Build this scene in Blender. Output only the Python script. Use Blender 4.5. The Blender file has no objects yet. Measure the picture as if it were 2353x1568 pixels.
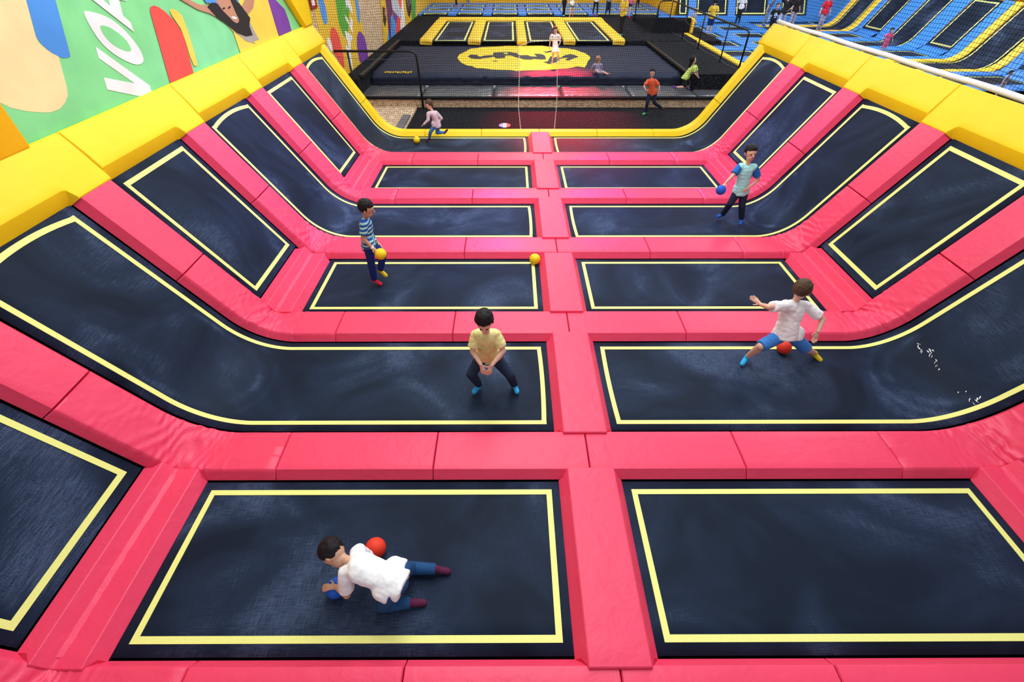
import bpy, bmesh, math, random
from mathutils import Vector, Matrix, noise
C = bpy.context.scene.collection
PI = math.pi
R_ = math.radians
# ---------------------------------------------------------------- camera
CX, CH, PITCH, YAW, ROLL, FPX = -0.7821, 4.0, 0.7309, 0.0042, 0.0013, 1036.73
fw = Vector((math.sin(YAW)*math.cos(PITCH), math.cos(YAW)*math.cos(PITCH), -math.sin(PITCH)))
rt = fw.cross(Vector((0,0,1))).normalized(); up = rt.cross(fw)
rt2 = rt*math.cos(ROLL)+up*math.sin(ROLL); up2 = -rt*math.sin(ROLL)+up*math.cos(ROLL)
cd = bpy.data.cameras.new('camera'); cam = bpy.data.objects.new('camera', cd); C.objects.link(cam)
cam.matrix_world = Matrix(((rt2.x, up2.x, -fw.x, CX), (rt2.y, up2.y, -fw.y, 0.0), (rt2.z, up2.z, -fw.z, CH), (0,0,0,1)))
cd.sensor_fit = 'HORIZONTAL'; cd.sensor_width = 36.0; cd.lens = FPX*36.0/2353.0
cd.clip_start = .05; cd.clip_end = 200
bpy.context.scene.camera = cam
# ---------------------------------------------------------------- world, exposure
sc = bpy.context.scene
sc.view_settings.view_transform = 'Standard'; sc.view_settings.look = 'None'
sc.view_settings.exposure = 0.04; sc.view_settings.gamma = 1.0; sc.view_settings.use_curve_mapping = False
w = bpy.data.worlds.new('hall_air'); sc.world = w; w.use_nodes = True
w.node_tree.nodes['Background'].inputs[0].default_value = (.86, .92, 1, 1)
w.node_tree.nodes['Background'].inputs[1].default_value = .55
# ---------------------------------------------------------------- lights (ceiling panels and stage spots of the hall)
def area(name, loc, size, power, col=(1,1,1), rot=(0,0,0), sy=None):
    l = bpy.data.lights.new(name, 'AREA'); l.energy = power; l.color = col; l.size = size
    if sy: l.shape = 'RECTANGLE'; l.size_y = sy
    o = bpy.data.objects.new(name, l); C.objects.link(o); o.location = loc; o.rotation_euler = rot; return o
def spot(name, loc, to, power, col, ang, blend=.8, rad=.15):
    l = bpy.data.lights.new(name, 'SPOT'); l.energy = power; l.color = col; l.spot_size = R_(ang); l.spot_blend = blend; l.shadow_soft_size = rad
    o = bpy.data.objects.new(name, l); C.objects.link(o); o.location = loc
    d = Vector(to)-Vector(loc); o.rotation_euler = d.to_track_quat('-Z', 'Y').to_euler(); return o
area('ceiling_lamp_near', (0, 4.2, 9.0), 3.2, 310, (1,.98,.95))
area('ceiling_lamp_mid', (0, 9.6, 9.0), 3.2, 420, (.98,.98,1))
area('ceiling_lamp_poster', (-2.6, 7.6, 9.5), 3.0, 260, (1,.98,.95))
area('ceiling_lamp_far', (0, 19, 10), 4, 650, (.97,.98,1))
area('ceiling_lamp_grid', (1, 32, 10), 5, 1100, (1,.98,.96))
area('ceiling_lamp_right', (14, 24, 10), 5, 1500, (.97,.98,1))
area('ceiling_lamp_right_near', (12, 14, 10), 4, 700, (.97,.98,1))
spot('blue_spot_left', (.5, 10.5, 7.5), (-4.5, 8.4, .9), 1300, (.03,.10,1), 40)
spot('blue_spot_right', (-.5, 12.5, 7.5), (4.6, 10.2, .7), 1200, (.10,.07,1), 36)
spot('red_spot_far', (1.3, 25.5, 6.0), (.95, 16.8, -.3), 30000, (1,.01,.05), 30, 1.0)
spot('red_spot_court', (1.9, 21.0, 6.0), (1.5, 11.6, 0), 2600, (1,.02,.05), 14, 1.0)
spot('blue_spot_back', (2.2, 19.0, 6.5), (2.1, 9.0, 0), 2200, (.03,.05,1), 22, 1.0)
spot('blue_spot_back_left', (-1.2, 18.0, 6.5), (-1.4, 8.0, 0), 1800, (.03,.06,1), 16, 1.0)
# ---------------------------------------------------------------- materials
MATS = {}
def nt(name):
    m = bpy.data.materials.new(name); m.use_nodes = True
    return m, m.node_tree, m.node_tree.nodes['Principled BSDF']
def node(t, ty, **kw):
    n = t.nodes.new(ty)
    for k, v in kw.items():
        if k in n.inputs: n.inputs[k].default_value = v
        else: setattr(n, k, v)
    return n
def ramp(t, fac, stops):
    r = t.nodes.new('ShaderNodeValToRGB'); e = r.color_ramp.elements
    while len(e) < len(stops): e.new(.5)
    for i, (p, c) in enumerate(stops): e[i].position = p; e[i].color = (*c, 1)
    t.links.new(fac, r.inputs[0]); return r.outputs[0]
def mapping(t, scale, rot=(0,0,0)):
    tc = t.nodes.new('ShaderNodeTexCoord'); mp = t.nodes.new('ShaderNodeMapping')
    mp.inputs['Scale'].default_value = scale; mp.inputs['Rotation'].default_value = rot
    t.links.new(tc.outputs['Object'], mp.inputs[0]); return mp.outputs[0]
def vinyl(name, col, rough=.42, wr=.15, spec=.5, sc_=7.0):
    m, t, b = nt(name)
    v = mapping(t, (1,1,1))
    n1 = node(t, 'ShaderNodeTexNoise', Scale=1.6, Detail=3.0); t.links.new(v, n1.inputs['Vector'])
    c = ramp(t, n1.outputs[0], [(.3, tuple(x*.93 for x in col)), (.7, col)])
    t.links.new(c, b.inputs['Base Color'])
    b.inputs['Roughness'].default_value = rough; b.inputs['Specular IOR Level'].default_value = spec
    n2 = node(t, 'ShaderNodeTexNoise', Scale=sc_, Detail=4.0, Distortion=.6); t.links.new(v, n2.inputs['Vector'])
    n3 = node(t, 'ShaderNodeTexNoise', Scale=900.0, Detail=1.0); t.links.new(v, n3.inputs['Vector'])
    bp = node(t, 'ShaderNodeBump', Strength=wr, Distance=.03); t.links.new(n2.outputs[0], bp.inputs['Height'])
    b2 = node(t, 'ShaderNodeBump', Strength=.12, Distance=.001); t.links.new(n3.outputs[0], b2.inputs['Height']); t.links.new(bp.outputs[0], b2.inputs['Normal'])
    t.links.new(b2.outputs[0], b.inputs['Normal']); MATS[name] = m; return m
def plain(name, col, rough=.6, spec=.4, bump=0, bs=60, metal=0):
    m, t, b = nt(name)
    v = mapping(t, (1,1,1)); n1 = node(t, 'ShaderNodeTexNoise', Scale=bs, Detail=3.0); t.links.new(v, n1.inputs['Vector'])
    c = ramp(t, n1.outputs[0], [(.35, tuple(x*.86 for x in col)), (.65, col)]); t.links.new(c, b.inputs['Base Color'])
    b.inputs['Roughness'].default_value = rough; b.inputs['Specular IOR Level'].default_value = spec; b.inputs['Metallic'].default_value = metal
    if bump:
        bp = node(t, 'ShaderNodeBump', Strength=bump, Distance=.01); t.links.new(n1.outputs[0], bp.inputs['Height']); t.links.new(bp.outputs[0], b.inputs['Normal'])
    MATS[name] = m; return m
vinyl('red_vinyl', (.82, .052, .130), .42, .22, .32); vinyl('yellow_vinyl', (.95, .66, .006), .5, .12, .3); vinyl('blue_vinyl', (.03, .22, .72))
vinyl('orange_yellow_vinyl', (.93, .50, .003)); vinyl('black_vinyl', (.02, .022, .026), .3, .5, .6, 5); vinyl('grey_vinyl', (.085, .09, .10), .28, .9, .6, 3.5)
vinyl('pale_yellow_vinyl', (.93, .60, .04))
plain('tape', (.86, .89, .27), .55, .3, .1, 300); plain('gap_black', (.006, .006, .008), .9, .1)
plain('black_metal', (.008, .008, .010), .45, .3); plain('white_tube', (.8, .82, .84), .4, .4, .2, 80); plain('rope', (.8, .8, .78), .8, .2)
plain('net_cord', (.006, .006, .009), .8, .1)
def mat_fabric():
    m, t, b = nt('jump_fabric')
    v = mapping(t, (1,1,1))
    big = node(t, 'ShaderNodeTexNoise', Scale=.75, Detail=3.0, Roughness=.55, Distortion=.8); t.links.new(v, big.inputs['Vector'])
    va = mapping(t, (8, 230, 100)); s1 = node(t, 'ShaderNodeTexNoise', Scale=1.0, Detail=3.0); t.links.new(va, s1.inputs['Vector'])
    vb = mapping(t, (230, 8, 8)); s2 = node(t, 'ShaderNodeTexNoise', Scale=1.0, Detail=3.0); t.links.new(vb, s2.inputs['Vector'])
    ad = node(t, 'ShaderNodeMath', operation='ADD'); t.links.new(s1.outputs[0], ad.inputs[0]); t.links.new(s2.outputs[0], ad.inputs[1])
    mr = node(t, 'ShaderNodeMapRange'); mr.inputs[1].default_value = .45; mr.inputs[2].default_value = 1.45; t.links.new(ad.outputs[0], mr.inputs[0])
    bm_ = node(t, 'ShaderNodeMapRange'); bm_.inputs[1].default_value = .40; bm_.inputs[2].default_value = .66; t.links.new(big.outputs[0], bm_.inputs[0])
    mu = node(t, 'ShaderNodeMath', operation='MULTIPLY'); t.links.new(mr.outputs[0], mu.inputs[0]); t.links.new(bm_.outputs[0], mu.inputs[1])
    # worn arcs rubbed into the bend of each curved bed
    def M(op, a, b_=None, c_=None):
        n = node(t, 'ShaderNodeMath', operation=op)
        for i, q in enumerate((a, b_, c_)):
            if q is None: continue
            if isinstance(q, (int, float)): n.inputs[i].default_value = q
            else: t.links.new(q, n.inputs[i])
        return n.outputs[0]
    sp = node(t, 'ShaderNodeSeparateXYZ'); t.links.new(v, sp.inputs[0])
    ax = M('SUBTRACT', M('ABSOLUTE', sp.outputs[0]), 4.42); dy = M('SUBTRACT', M('WRAP', sp.outputs[1], 3.71+2.075, 3.71-2.075), 3.71)
    r = M('SQRT', M('ADD', M('MULTIPLY', ax, ax), M('MULTIPLY', dy, M('MULTIPLY', dy, 1.3))))
    def band(c0, wd): return M('MAXIMUM', M('SUBTRACT', 1.0, M('DIVIDE', M('ABSOLUTE', M('SUBTRACT', r, c0)), wd)), 0.0)
    rn = node(t, 'ShaderNodeTexNoise', Scale=2.6, Detail=2.0); t.links.new(v, rn.inputs['Vector'])
    rings_ = M('MULTIPLY', M('ADD', M('MULTIPLY', band(.60, .09), .8), M('MULTIPLY', band(.78, .05), .5)), M('MAXIMUM', M('MULTIPLY', M('SUBTRACT', rn.outputs[0], .38), 3.2), 0.0))
    rings_ = M('MULTIPLY', rings_, M('LESS_THAN', ax, .15))
    tot = M('ADD', mu.outputs[0], M('MULTIPLY', rings_, .6))
    c = ramp(t, tot, [(0, (.0060, .0125, .028)), (.35, (.013, .025, .056)), (1.0, (.082, .122, .222))])
    t.links.new(c, b.inputs['Base Color'])
    b.inputs['Roughness'].default_value = .58; b.inputs['Specular IOR Level'].default_value = .10
    vw = mapping(t, (1,1,1)); wv = node(t, 'ShaderNodeTexNoise', Scale=450.0, Detail=1.0); t.links.new(vw, wv.inputs['Vector'])
    bp = node(t, 'ShaderNodeBump', Strength=.35, Distance=.002); t.links.new(wv.outputs[0], bp.inputs['Height']); t.links.new(bp.outputs[0], b.inputs['Normal'])
    MATS['jump_fabric'] = m
mat_fabric()
def mat_osb():
    m, t, b = nt('chipboard')
    v = mapping(t, (5, 5, 9)); vo = node(t, 'ShaderNodeTexVoronoi', Scale=3.0, Randomness=1.0); t.links.new(v, vo.inputs['Vector'])
    nz = node(t, 'ShaderNodeTexNoise', Scale=6.0, Detail=4.0); t.links.new(v, nz.inputs['Vector'])
    mx = node(t, 'ShaderNodeMix', data_type='RGBA'); mx.inputs[0].default_value = .4
    t.links.new(vo.outputs['Color'], mx.inputs[6]); t.links.new(nz.outputs[0], mx.inputs[7])
    bw = node(t, 'ShaderNodeRGBToBW'); t.links.new(mx.outputs[2], bw.inputs[0])
    c = ramp(t, bw.outputs[0], [(.2, (.33, .19, .10)), (.5, (.58, .42, .27)), (.8, (.80, .66, .47))]); t.links.new(c, b.inputs['Base Color'])
    b.inputs['Roughness'].default_value = .7; MATS['chipboard'] = m
mat_osb()
def mat_carpet():
    m, t, b = nt('black_carpet')
    v = mapping(t, (1,1,1)); n = node(t, 'ShaderNodeTexNoise', Scale=30.0, Detail=3.0); t.links.new(v, n.inputs['Vector'])
    c = ramp(t, n.outputs[0], [(.42, (.005, .006, .008)), (.60, (.018, .020, .026)), (.72, (.075, .08, .095))]); t.links.new(c, b.inputs['Base Color'])
    b.inputs['Roughness'].default_value = .95; b.inputs['Specular IOR Level'].default_value = .06; MATS['black_carpet'] = m
mat_carpet()
plain('bag_cloth', (.018, .025, .052), .6, .12, .6, 2.2); plain('bag_yellow', (.88, .60, .02), .6, .3); plain('bag_dark', (.010, .013, .025), .6, .3)
for k, c in dict(p_green=(.25,.78,.33), p_cream=(.95,.80,.42), p_blue=(.08,.33,.86), p_white=(.93,.93,.95), p_red=(.92,.10,.08), p_yellow=(.95,.72,.10), p_purple=(.20,.05,.42),
                 p_skin=(.55,.28,.18), p_black=(.015,.017,.025), p_grey=(.42,.40,.38), m_yellow=(.85,.55,.05), m_green=(.08,.42,.06), m_lblue=(.55,.62,.75), m_plum=(.12,.02,.14), m_sign=(.35,.01,.03),
                 wood_grey=(.15,.15,.17)).items(): plain(k, c, .45, .35, bs=2)
SKIN = plain('skin', (.74, .44, .33), .5, .4); SKIN2 = plain('skin_tan', (.62, .35, .23), .5, .4)
def cloth(name, col): return plain('cloth_'+name, col, .8, .25, .25, 30)
for k, c in dict(white=(.92,.92,.95), navy=(.008,.03,.19), jeans=(.012,.07,.20), darkjeans=(.010,.025,.06), paleyellow=(.80,.74,.32), cyan=(.42,.90,.92), blue=(.015,.16,.55), midblue=(.05,.22,.65),
                 black=(.012,.012,.016), red=(.70,.02,.05), orange=(.85,.13,.05), pink=(.80,.12,.30), palepink=(.62,.50,.58), neon=(.62,.78,.18), yellow=(.85,.60,.06), grey=(.22,.26,.33),
                 lilac=(.35,.34,.50), denim=(.12,.2,.38), sockred=(.75,.03,.07), sockyellow=(.85,.65,.03), sockblue=(.02,.12,.65), sockcyan=(.03,.42,.85), plum=(.10,.012,.05), green=(.15,.75,.25), purple=(.2,.06,.4)).items(): cloth(k, c)
plain('hair_black', (.010,.008,.010), .6, .2, .5, 90); plain('hair_brown', (.08,.045,.028), .6, .2, .5, 90); plain('hair_blonde', (.35,.2,.10), .5, .4, .5, 90)
def mat_stripes():
    m, t, b = nt('striped_polo')
    v = mapping(t, (1,1,1)); sp = node(t, 'ShaderNodeSeparateXYZ'); t.links.new(v, sp.inputs[0])
    nz = node(t, 'ShaderNodeTexNoise', Scale=5.0); t.links.new(v, nz.inputs['Vector'])
    a = node(t, 'ShaderNodeMath', operation='MULTIPLY'); a.inputs[1].default_value = 17.0; t.links.new(sp.outputs[2], a.inputs[0])
    s = node(t, 'ShaderNodeMath', operation='MULTIPLY'); s.inputs[1].default_value = 1.0; t.links.new(nz.outputs[0], s.inputs[0])
    d = node(t, 'ShaderNodeMath', operation='ADD'); t.links.new(a.outputs[0], d.inputs[0]); t.links.new(s.outputs[0], d.inputs[1])
    f = node(t, 'ShaderNodeMath', operation='FRACT'); t.links.new(d.outputs[0], f.inputs[0])
    c = ramp(t, f.outputs[0], [(0, (.01,.04,.32)), (.36, (.01,.04,.32)), (.40, (.10,.62,.55)), (.62, (.10,.62,.55)), (.66, (.78,.85,.80)), (.80, (.78,.85,.80)), (.84, (.03,.25,.55)), (.98, (.03,.25,.55))])
    t.links.new(c, b.inputs['Base Color']); b.inputs['Roughness'].default_value = .8; MATS['striped_polo'] = m
mat_stripes()
# ---------------------------------------------------------------- object helpers
def obj(name, bm, mat, parent=None, smooth=True, recalc=True):
    if recalc: bmesh.ops.recalc_face_normals(bm, faces=bm.faces)
    me = bpy.data.meshes.new(name); bm.to_mesh(me); bm.free()
    if smooth: me.shade_smooth()
    if smooth == 'crisp': me.set_sharp_from_angle(angle=R_(22))
    if smooth == 'soft': me.set_sharp_from_angle(angle=R_(60))
    if mat: me.materials.append(MATS[mat] if isinstance(mat, str) else mat)
    o = bpy.data.objects.new(name, me); C.objects.link(o)
    if parent: o.parent = parent; o.matrix_parent_inverse = Matrix.Translation(-Vector(parent.location))
    return o
def tag(o, label, cat, group=None, kind=None):
    o['label'] = label; o['category'] = cat
    if group: o['group'] = group
    if kind: o['kind'] = kind
    return o
def thing(name, label, cat, loc=(0,0,0), group=None):
    o = bpy.data.objects.new(name, None); C.objects.link(o); o.location = loc; o.empty_display_size = .1
    return tag(o, label, cat, group)
def struct(name, bm, mat, smooth=False):
    o = obj(name, bm, mat, smooth=smooth); o['kind'] = 'structure'; return o
def box(bm, x0, x1, y0, y1, z0, z1):
    v = [bm.verts.new(p) for p in ((x0,y0,z0),(x1,y0,z0),(x1,y1,z0),(x0,y1,z0),(x0,y0,z1),(x1,y0,z1),(x1,y1,z1),(x0,y1,z1))]
    for f in ((0,3,2,1),(4,5,6,7),(0,1,5,4),(1,2,6,5),(2,3,7,6),(3,0,4,7)): bm.faces.new([v[i] for i in f])
    return bm
def bbox(x0, x1, y0, y1, z0, z1, bev=.0, seg=3):
    bm = bmesh.new(); box(bm, x0, x1, y0, y1, z0, z1)
    if bev: bmesh.ops.bevel(bm, geom=bm.edges[:], offset=bev, segments=seg, profile=.5, affect='EDGES')
    return bm
def rings(bm, rs, closed_ring=True, caps=True):
    vs = [[bm.verts.new(p) for p in r] for r in rs]
    n = len(vs[0])
    for a, b in zip(vs, vs[1:]):
        for i in range(n if closed_ring else n-1):
            bm.faces.new((a[i], a[(i+1)%n], b[(i+1)%n], b[i]))
    if caps and closed_ring:
        bm.faces.new(vs[0]); bm.faces.new(vs[-1][::-1])
    return vs
def frame_of(d):
    d = d.normalized(); u = d.cross(Vector((0,0,1)) if abs(d.z) < .95 else Vector((1,0,0))).normalized(); return u, u.cross(d).normalized()
def tube(bm, pts, r, n=8):
    pts = [Vector(p) for p in pts]; rs = []
    rr = r if isinstance(r, (list, tuple)) else [r]*len(pts)
    for i, p in enumerate(pts):
        d = (pts[min(i+1, len(pts)-1)]-pts[max(i-1, 0)]); u, v = frame_of(d)
        rs.append([p+(u*math.cos(2*PI*k/n)+v*math.sin(2*PI*k/n))*rr[i] for k in range(n)])
    rings(bm, rs); return bm
def poly_plate(pts2, f, th):
    """flat printed shape of small thickness; f maps (a,b,h) to a point"""
    bm = bmesh.new(); a = [bm.verts.new(f(p[0], p[1], 0)) for p in pts2]; b = [bm.verts.new(f(p[0], p[1], th)) for p in pts2]
    n = len(a)
    bm.faces.new(a[::-1]); bm.faces.new(b)
    for i in range(n): bm.faces.new((a[i], a[(i+1)%n], b[(i+1)%n], b[i]))
    bm.normal_update()
    bmesh.ops.triangulate(bm, faces=[fc for fc in bm.faces if len(fc.verts) > 4]); return bm
# ---------------------------------------------------------------- court cross-section: flat bed turning up a 57.5 degree bank
XI, TH = 4.11, R_(57.5)
def surf(p, h, R=.911, side=1, dx=0, dz=0):
    T = R*math.tan(TH/2)
    if p <= -T: x, z, nx, nz = XI+p, 0, 0, 1
    elif p >= T: x, z, nx, nz = XI+p*math.cos(TH), p*math.sin(TH), -math.sin(TH), math.cos(TH)
    else:
        a = (p+T)/(2*T)*TH; x, z, nx, nz = XI-T+R*math.sin(a), R-R*math.cos(a), -math.sin(a), math.cos(a)
    return side*(x+h*nx)+dx, z+h*nz+dz
def smooth01(t): t = max(0, min(1, t)); return t*t*(3-2*t)
def prange(p0, p1):
    ps = [p0]; p = p0
    while p < p1-1e-6:
        step = .017 if -.62 < p < 1.0 else .12
        p = min(p1, p+step); ps.append(p)
    return ps
def cross_pad(p0, p1, y0, y1, Rn, Rf, side, H=.095, bev=.065, wr=0.0, dx=0, dz=0, seed=0, e0=.004, e1=.004):
    """cushion lying across the court between two rows, following the bank"""
    bm = bmesh.new()
    M_ = 18 if wr > .005 else 6
    ys = [(y0, .0), (y0+bev*.33, H*.33), (y0+bev*.66, H*.66), (y0+bev-.004, H*.97), (y0+bev+.005, H*1.0)]
    for k in range(1, M_): t = k/M_; ys.append((y0+bev+(y1-y0-2*bev)*t, H*(1+.04*math.sin(PI*t))))
    ys += [(y1-bev-.005, H), (y1-bev+.004, H*.97), (y1-bev*.66, H*.66), (y1-bev*.33, H*.33), (y1, .0)]
    ps = prange(p0+e0, p1-e1); ps = [ps[0], ps[0]+.008]+ps[1:-1]+[ps[-1]-.008, ps[-1]]
    vs = []
    for i, p in enumerate(ps):
        row = []
        for (y, h) in ys:
            t = smooth01((y-y0)/(y1-y0)); R = Rn*(1-t)+Rf*t
            hh = h*(.86 if i in (0, len(ps)-1) else 1)
            if wr and h > .02:
                wgt = math.exp(-((p-.05)/.42)**2)+.12
                q = noise.noise(Vector((p*5, y*2.2+seed*7, seed*3.3)))
                q2 = noise.noise(Vector((p*30-(y-y0)*12, y*4.0, seed*5.1)))
                q3 = noise.noise(Vector((p*19+(y-y0)*16, y*2.0, seed*1.7)))
                yc = (y-(y0+y1)/2); m1 = .5+1.1*noise.noise(Vector((p*4+seed, y*5, 2))); m2 = .5+1.1*noise.noise(Vector((p*5-seed, y*4, 8)))
                ph = (p*21+yc*11+q*3.5); ph2 = (p*29-yc*14+q*4)
                hh += wr*wgt*((.5+.5*math.cos(2*ph))**1.5*m1*1.1+(.5+.5*math.cos(2*ph2))**1.5*m2*.45)
                edge = min(1, 3*abs((y-y0)/(y1-y0)-.5)); sw = noise.noise(Vector((p*26, seed*9, (y > (y0+y1)/2)*5)))
                hh += wr*.5*sw*edge*(.3+wgt)
            x, z = surf(p, hh, R, side, dx, dz); row.append(bm.verts.new((x, y, z)))
        vs.append(row)
    n = len(ys)
    for a, b in zip(vs, vs[1:]):
        for j in range(n-1): bm.faces.new((a[j], a[j+1], b[j+1], b[j]))
        bm.faces.new((a[n-1], a[0], b[0], b[n-1]))
    bm.faces.new(vs[0]); bm.faces.new(vs[-1][::-1])
    return bm
def chamfer_pad(sec, y0, y1, fpos, c=.075):
    """long cushion with bevelled long sides and cut corners; sec = (q0,q1,bev,H,list of mid q)"""
    q0, q1, bv, H, mids = sec
    bm = bmesh.new(); rs = []
    def ring(y, k, hs):
        e = (1-k)*(bv)
        qs = [(q0+e, .0 if k else .0), (q0+e, .004 if k else H*.6), (q0+bv*.5+e*.5, H*(.5+.42*(1-k))), (q0+bv-.004, H*.96), (q0+bv+.005, H)]
        qs += [(m, H) for m in mids]
        qs += [(q1-bv-.005, H), (q1-bv+.004, H*.96), (q1-bv*.5-e*.5, H*(.5+.42*(1-k))), (q1-e, .004 if k else H*.6), (q1-e, .0)]
        return [fpos(q, y, h*hs) for q, h in qs]
    n = max(2, int((y1-y0-2*c)/.06))
    rs.append(ring(y0, 0, .9)); rs.append(ring(y0+.008, .05, .97))
    for i in range(n+1): rs.append(ring(y0+c+(y1-y0-2*c)*i/n, 1, 1))
    rs.append(ring(y1-.008, .05, .97)); rs.append(ring(y1, 0, .9))
    rings(bm, rs); return bm
def bank_sheet(p0, p1, y0, y1, R, side, h, th=.012, dx=0, dz=0, holes=None, sag=0):
    bm = bmesh.new(); ps = prange(p0, p1); top = []; bot = []
    N = 6
    for p in ps:
        top.append([bm.verts.new((lambda xz, y: (xz[0], y, xz[1]))(surf(p, h, R, side, dx, dz), y0+(y1-y0)*k/N)) for k in range(N+1)])
        bot.append([bm.verts.new((lambda xz, y: (xz[0], y, xz[1]))(surf(p, h-th, R, side, dx, dz), y0+(y1-y0)*k/N)) for k in (0, N)])
    for i in range(len(ps)-1):
        for k in range(N): bm.faces.new((top[i][k], top[i][k+1], top[i+1][k+1], top[i+1][k]))
        bm.faces.new((bot[i][0], bot[i+1][0], bot[i+1][1], bot[i][1]))
        bm.faces.new((top[i][0], top[i+1][0], bot[i+1][0], bot[i][0])); bm.faces.new((top[i][N], bot[i][1], bot[i+1][1], top[i+1][N]))
    return bm
def tape_loop(p0, p1, y0, y1, R, side, h, w_=.05, dx=0, dz=0):
    bm = bmesh.new(); ps = prange(p0, p1); bow = .055 if R > .5 else .0
    def P(p, y, hh): x, z = surf(p, hh, R, side, dx, dz); return (x, y, z)
    def strip(line_a, line_b):
        a = [bm.verts.new(P(p, y, h)) for p, y in line_a]; b = [bm.verts.new(P(p, y, h)) for p, y in line_b]
        a2 = [bm.verts.new(P(p, y, h-.004)) for p, y in line_a]; b2 = [bm.verts.new(P(p, y, h-.004)) for p, y in line_b]
        for i in range(len(a)-1):
            bm.faces.new((a[i], a[i+1], b[i+1], b[i])); bm.faces.new((a[i], a2[i], a2[i+1], a[i+1])); bm.faces.new((b[i], b[i+1], b2[i+1], b2[i]))
    strip([(p, y0) for p in ps], [(p, y0+w_) for p in ps]); strip([(p, y1-w_) for p in ps], [(p, y1) for p in ps])
    K = 12; yy = [y0+w_+(y1-y0-2*w_)*k/K for k in range(K+1)]; bw = [bow*(4*(k/K)*(1-k/K)) for k in range(K+1)]
    strip([(p0-b*.25, y) for y, b in zip(yy, bw)], [(p0+w_-b*.25, y) for y, b in zip(yy, bw)]); strip([(p1-w_+b, y) for y, b in zip(yy, bw)], [(p1+b, y) for y, b in zip(yy, bw)])
    return bm
def trampoline(label, p0, p1, y0, y1, R, side, dx=0, dz=0, group='trampoline beds of the red court', m=.085, w_=.052, name='trampoline'):
    xa, za = surf((p0+p1)/2, 0, R, side, dx, dz)
    t = thing(name, label, 'trampoline', (xa, (y0+y1)/2, za), group)
    obj('jump_mat', bank_sheet(p0-m, p1+m+(.04 if R > .5 else 0), y0-m, y1+m, R, side, 0, .012, dx, dz), 'jump_fabric', t)
    obj('boundary_tape', tape_loop(p0, p1, y0, y1, R, side, .005, w_, dx, dz), 'tape', t, smooth=False)
    return t
# ================================================================= SETTING
struct('floor', bbox(-6.9, 8.1, -2.0, 17.45, -.62, -.5), 'black_carpet')
# ================================================================= RED COURT
NEAR = [1.020, 3.085, 5.150, 7.243, 9.324, 11.431]
FAR = [2.297, 4.343, 6.407, 8.486, 10.555, 12.594]
SIDE = {-1: 'left', 1: 'right'}
ORD = ['nearest', 'second', 'third', 'fourth', 'fifth', 'sixth']
for side in (-1, 1):
    for i in range(6):
        y0, y1 = NEAR[i], FAR[i]; s = SIDE[side]
        rowtxt = ORD[i]+' row from the front'
        if i % 2 == 0:
            trampoline('flat black trampoline with yellow outline on the %s half, %s' % (s, rowtxt), .387-XI, 3.678-XI, y0, y1, .15, side)
            trampoline('tilted black trampoline on the %s bank, %s' % (s, rowtxt), .385, 2.20, y0, y1, .15, side)
        else:
            trampoline('long curved black trampoline sweeping up the %s bank, %s' % (s, rowtxt), .387-XI, 2.20, y0, y1, .911, side)
gap_names = ['in front of the nearest row', 'between first and second row', 'between second and third row', 'between third and fourth row', 'between fourth and fifth row', 'between fifth and last row']
gaps = [(.32, .915)]+[(FAR[i]+.11, NEAR[i+1]-.11) for i in range(5)]
SEAM = [0, 1.55, 3.10]
seg_names = ['beside the middle divider', 'midway along the flat', 'wrinkled in the %s bend', 'upper piece on the %s bank']
for side in (-1, 1):
    for g, (y0, y1) in enumerate(gaps):
        Rn, Rf = (.911, .2) if g % 2 == 0 else (.2, .911)
        for k, (p0, p1) in enumerate([(-XI, 1.55-XI), (1.55-XI, 3.10-XI), (3.10-XI, 1.15), (1.15, 2.30)]):
            nm = seg_names[k] % SIDE[side] if '%s' in seg_names[k] else seg_names[k]+' on the %s half' % SIDE[side]
            bm = cross_pad(p0, p1, y0, y1, Rn, Rf, side, wr=[.002, .002, .019, .002][k], seed=g*10+k+(side > 0)*50)
            o = obj('padding_cushion', bm, 'red_vinyl', smooth='soft' if k == 2 else 'crisp'); tag(o, 'red pad %s, %s' % (gap_names[g], nm), 'padding', 'red pads across the court')
# middle divider cushions
ends = [(.834, 2.468), (2.886, 4.512), (4.948, 6.513), (7.019, 8.648), (9.088, 10.70), (11.163, 12.69)]
for i, (y0, y1) in enumerate(ends):
    bm = chamfer_pad((-.31, .31, .085, .128, [-.12, 0, .12]), y0, y1, lambda q, y, h: (q, y, h))
    tag(obj('divider_cushion', bm, 'red_vinyl', smooth='crisp'), 'red divider pad on the centre line, between left and right trampolines of the %s row' % ORD[i], 'padding', 'middle divider pads')
# folded cushions between flat and tilted beds
for side in (-1, 1):
    for i in (0, 2, 4):
        y0, y1 = ends[i]
        def f(q, y, h, side=side):
            x, z = surf(q, h+.006*abs(noise.noise(Vector((q*3, y*11, side*4.4+i))))*(h > .05), .155, side); return (x, y, z)
        bm = chamfer_pad((-.345, .285, .075, .12, [-.2, -.15, -.125, -.10, -.075, -.05, -.025, 0, .025, .05, .075, .10, .125, .15]), y0, y1, f)
        tag(obj('valley_cushion', bm, 'red_vinyl', smooth='crisp'), 'red pad folded in a valley at the foot of the %s bank, %s row' % (SIDE[side], ORD[i]), 'padding', 'valley pads at the foot of the banks')
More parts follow.
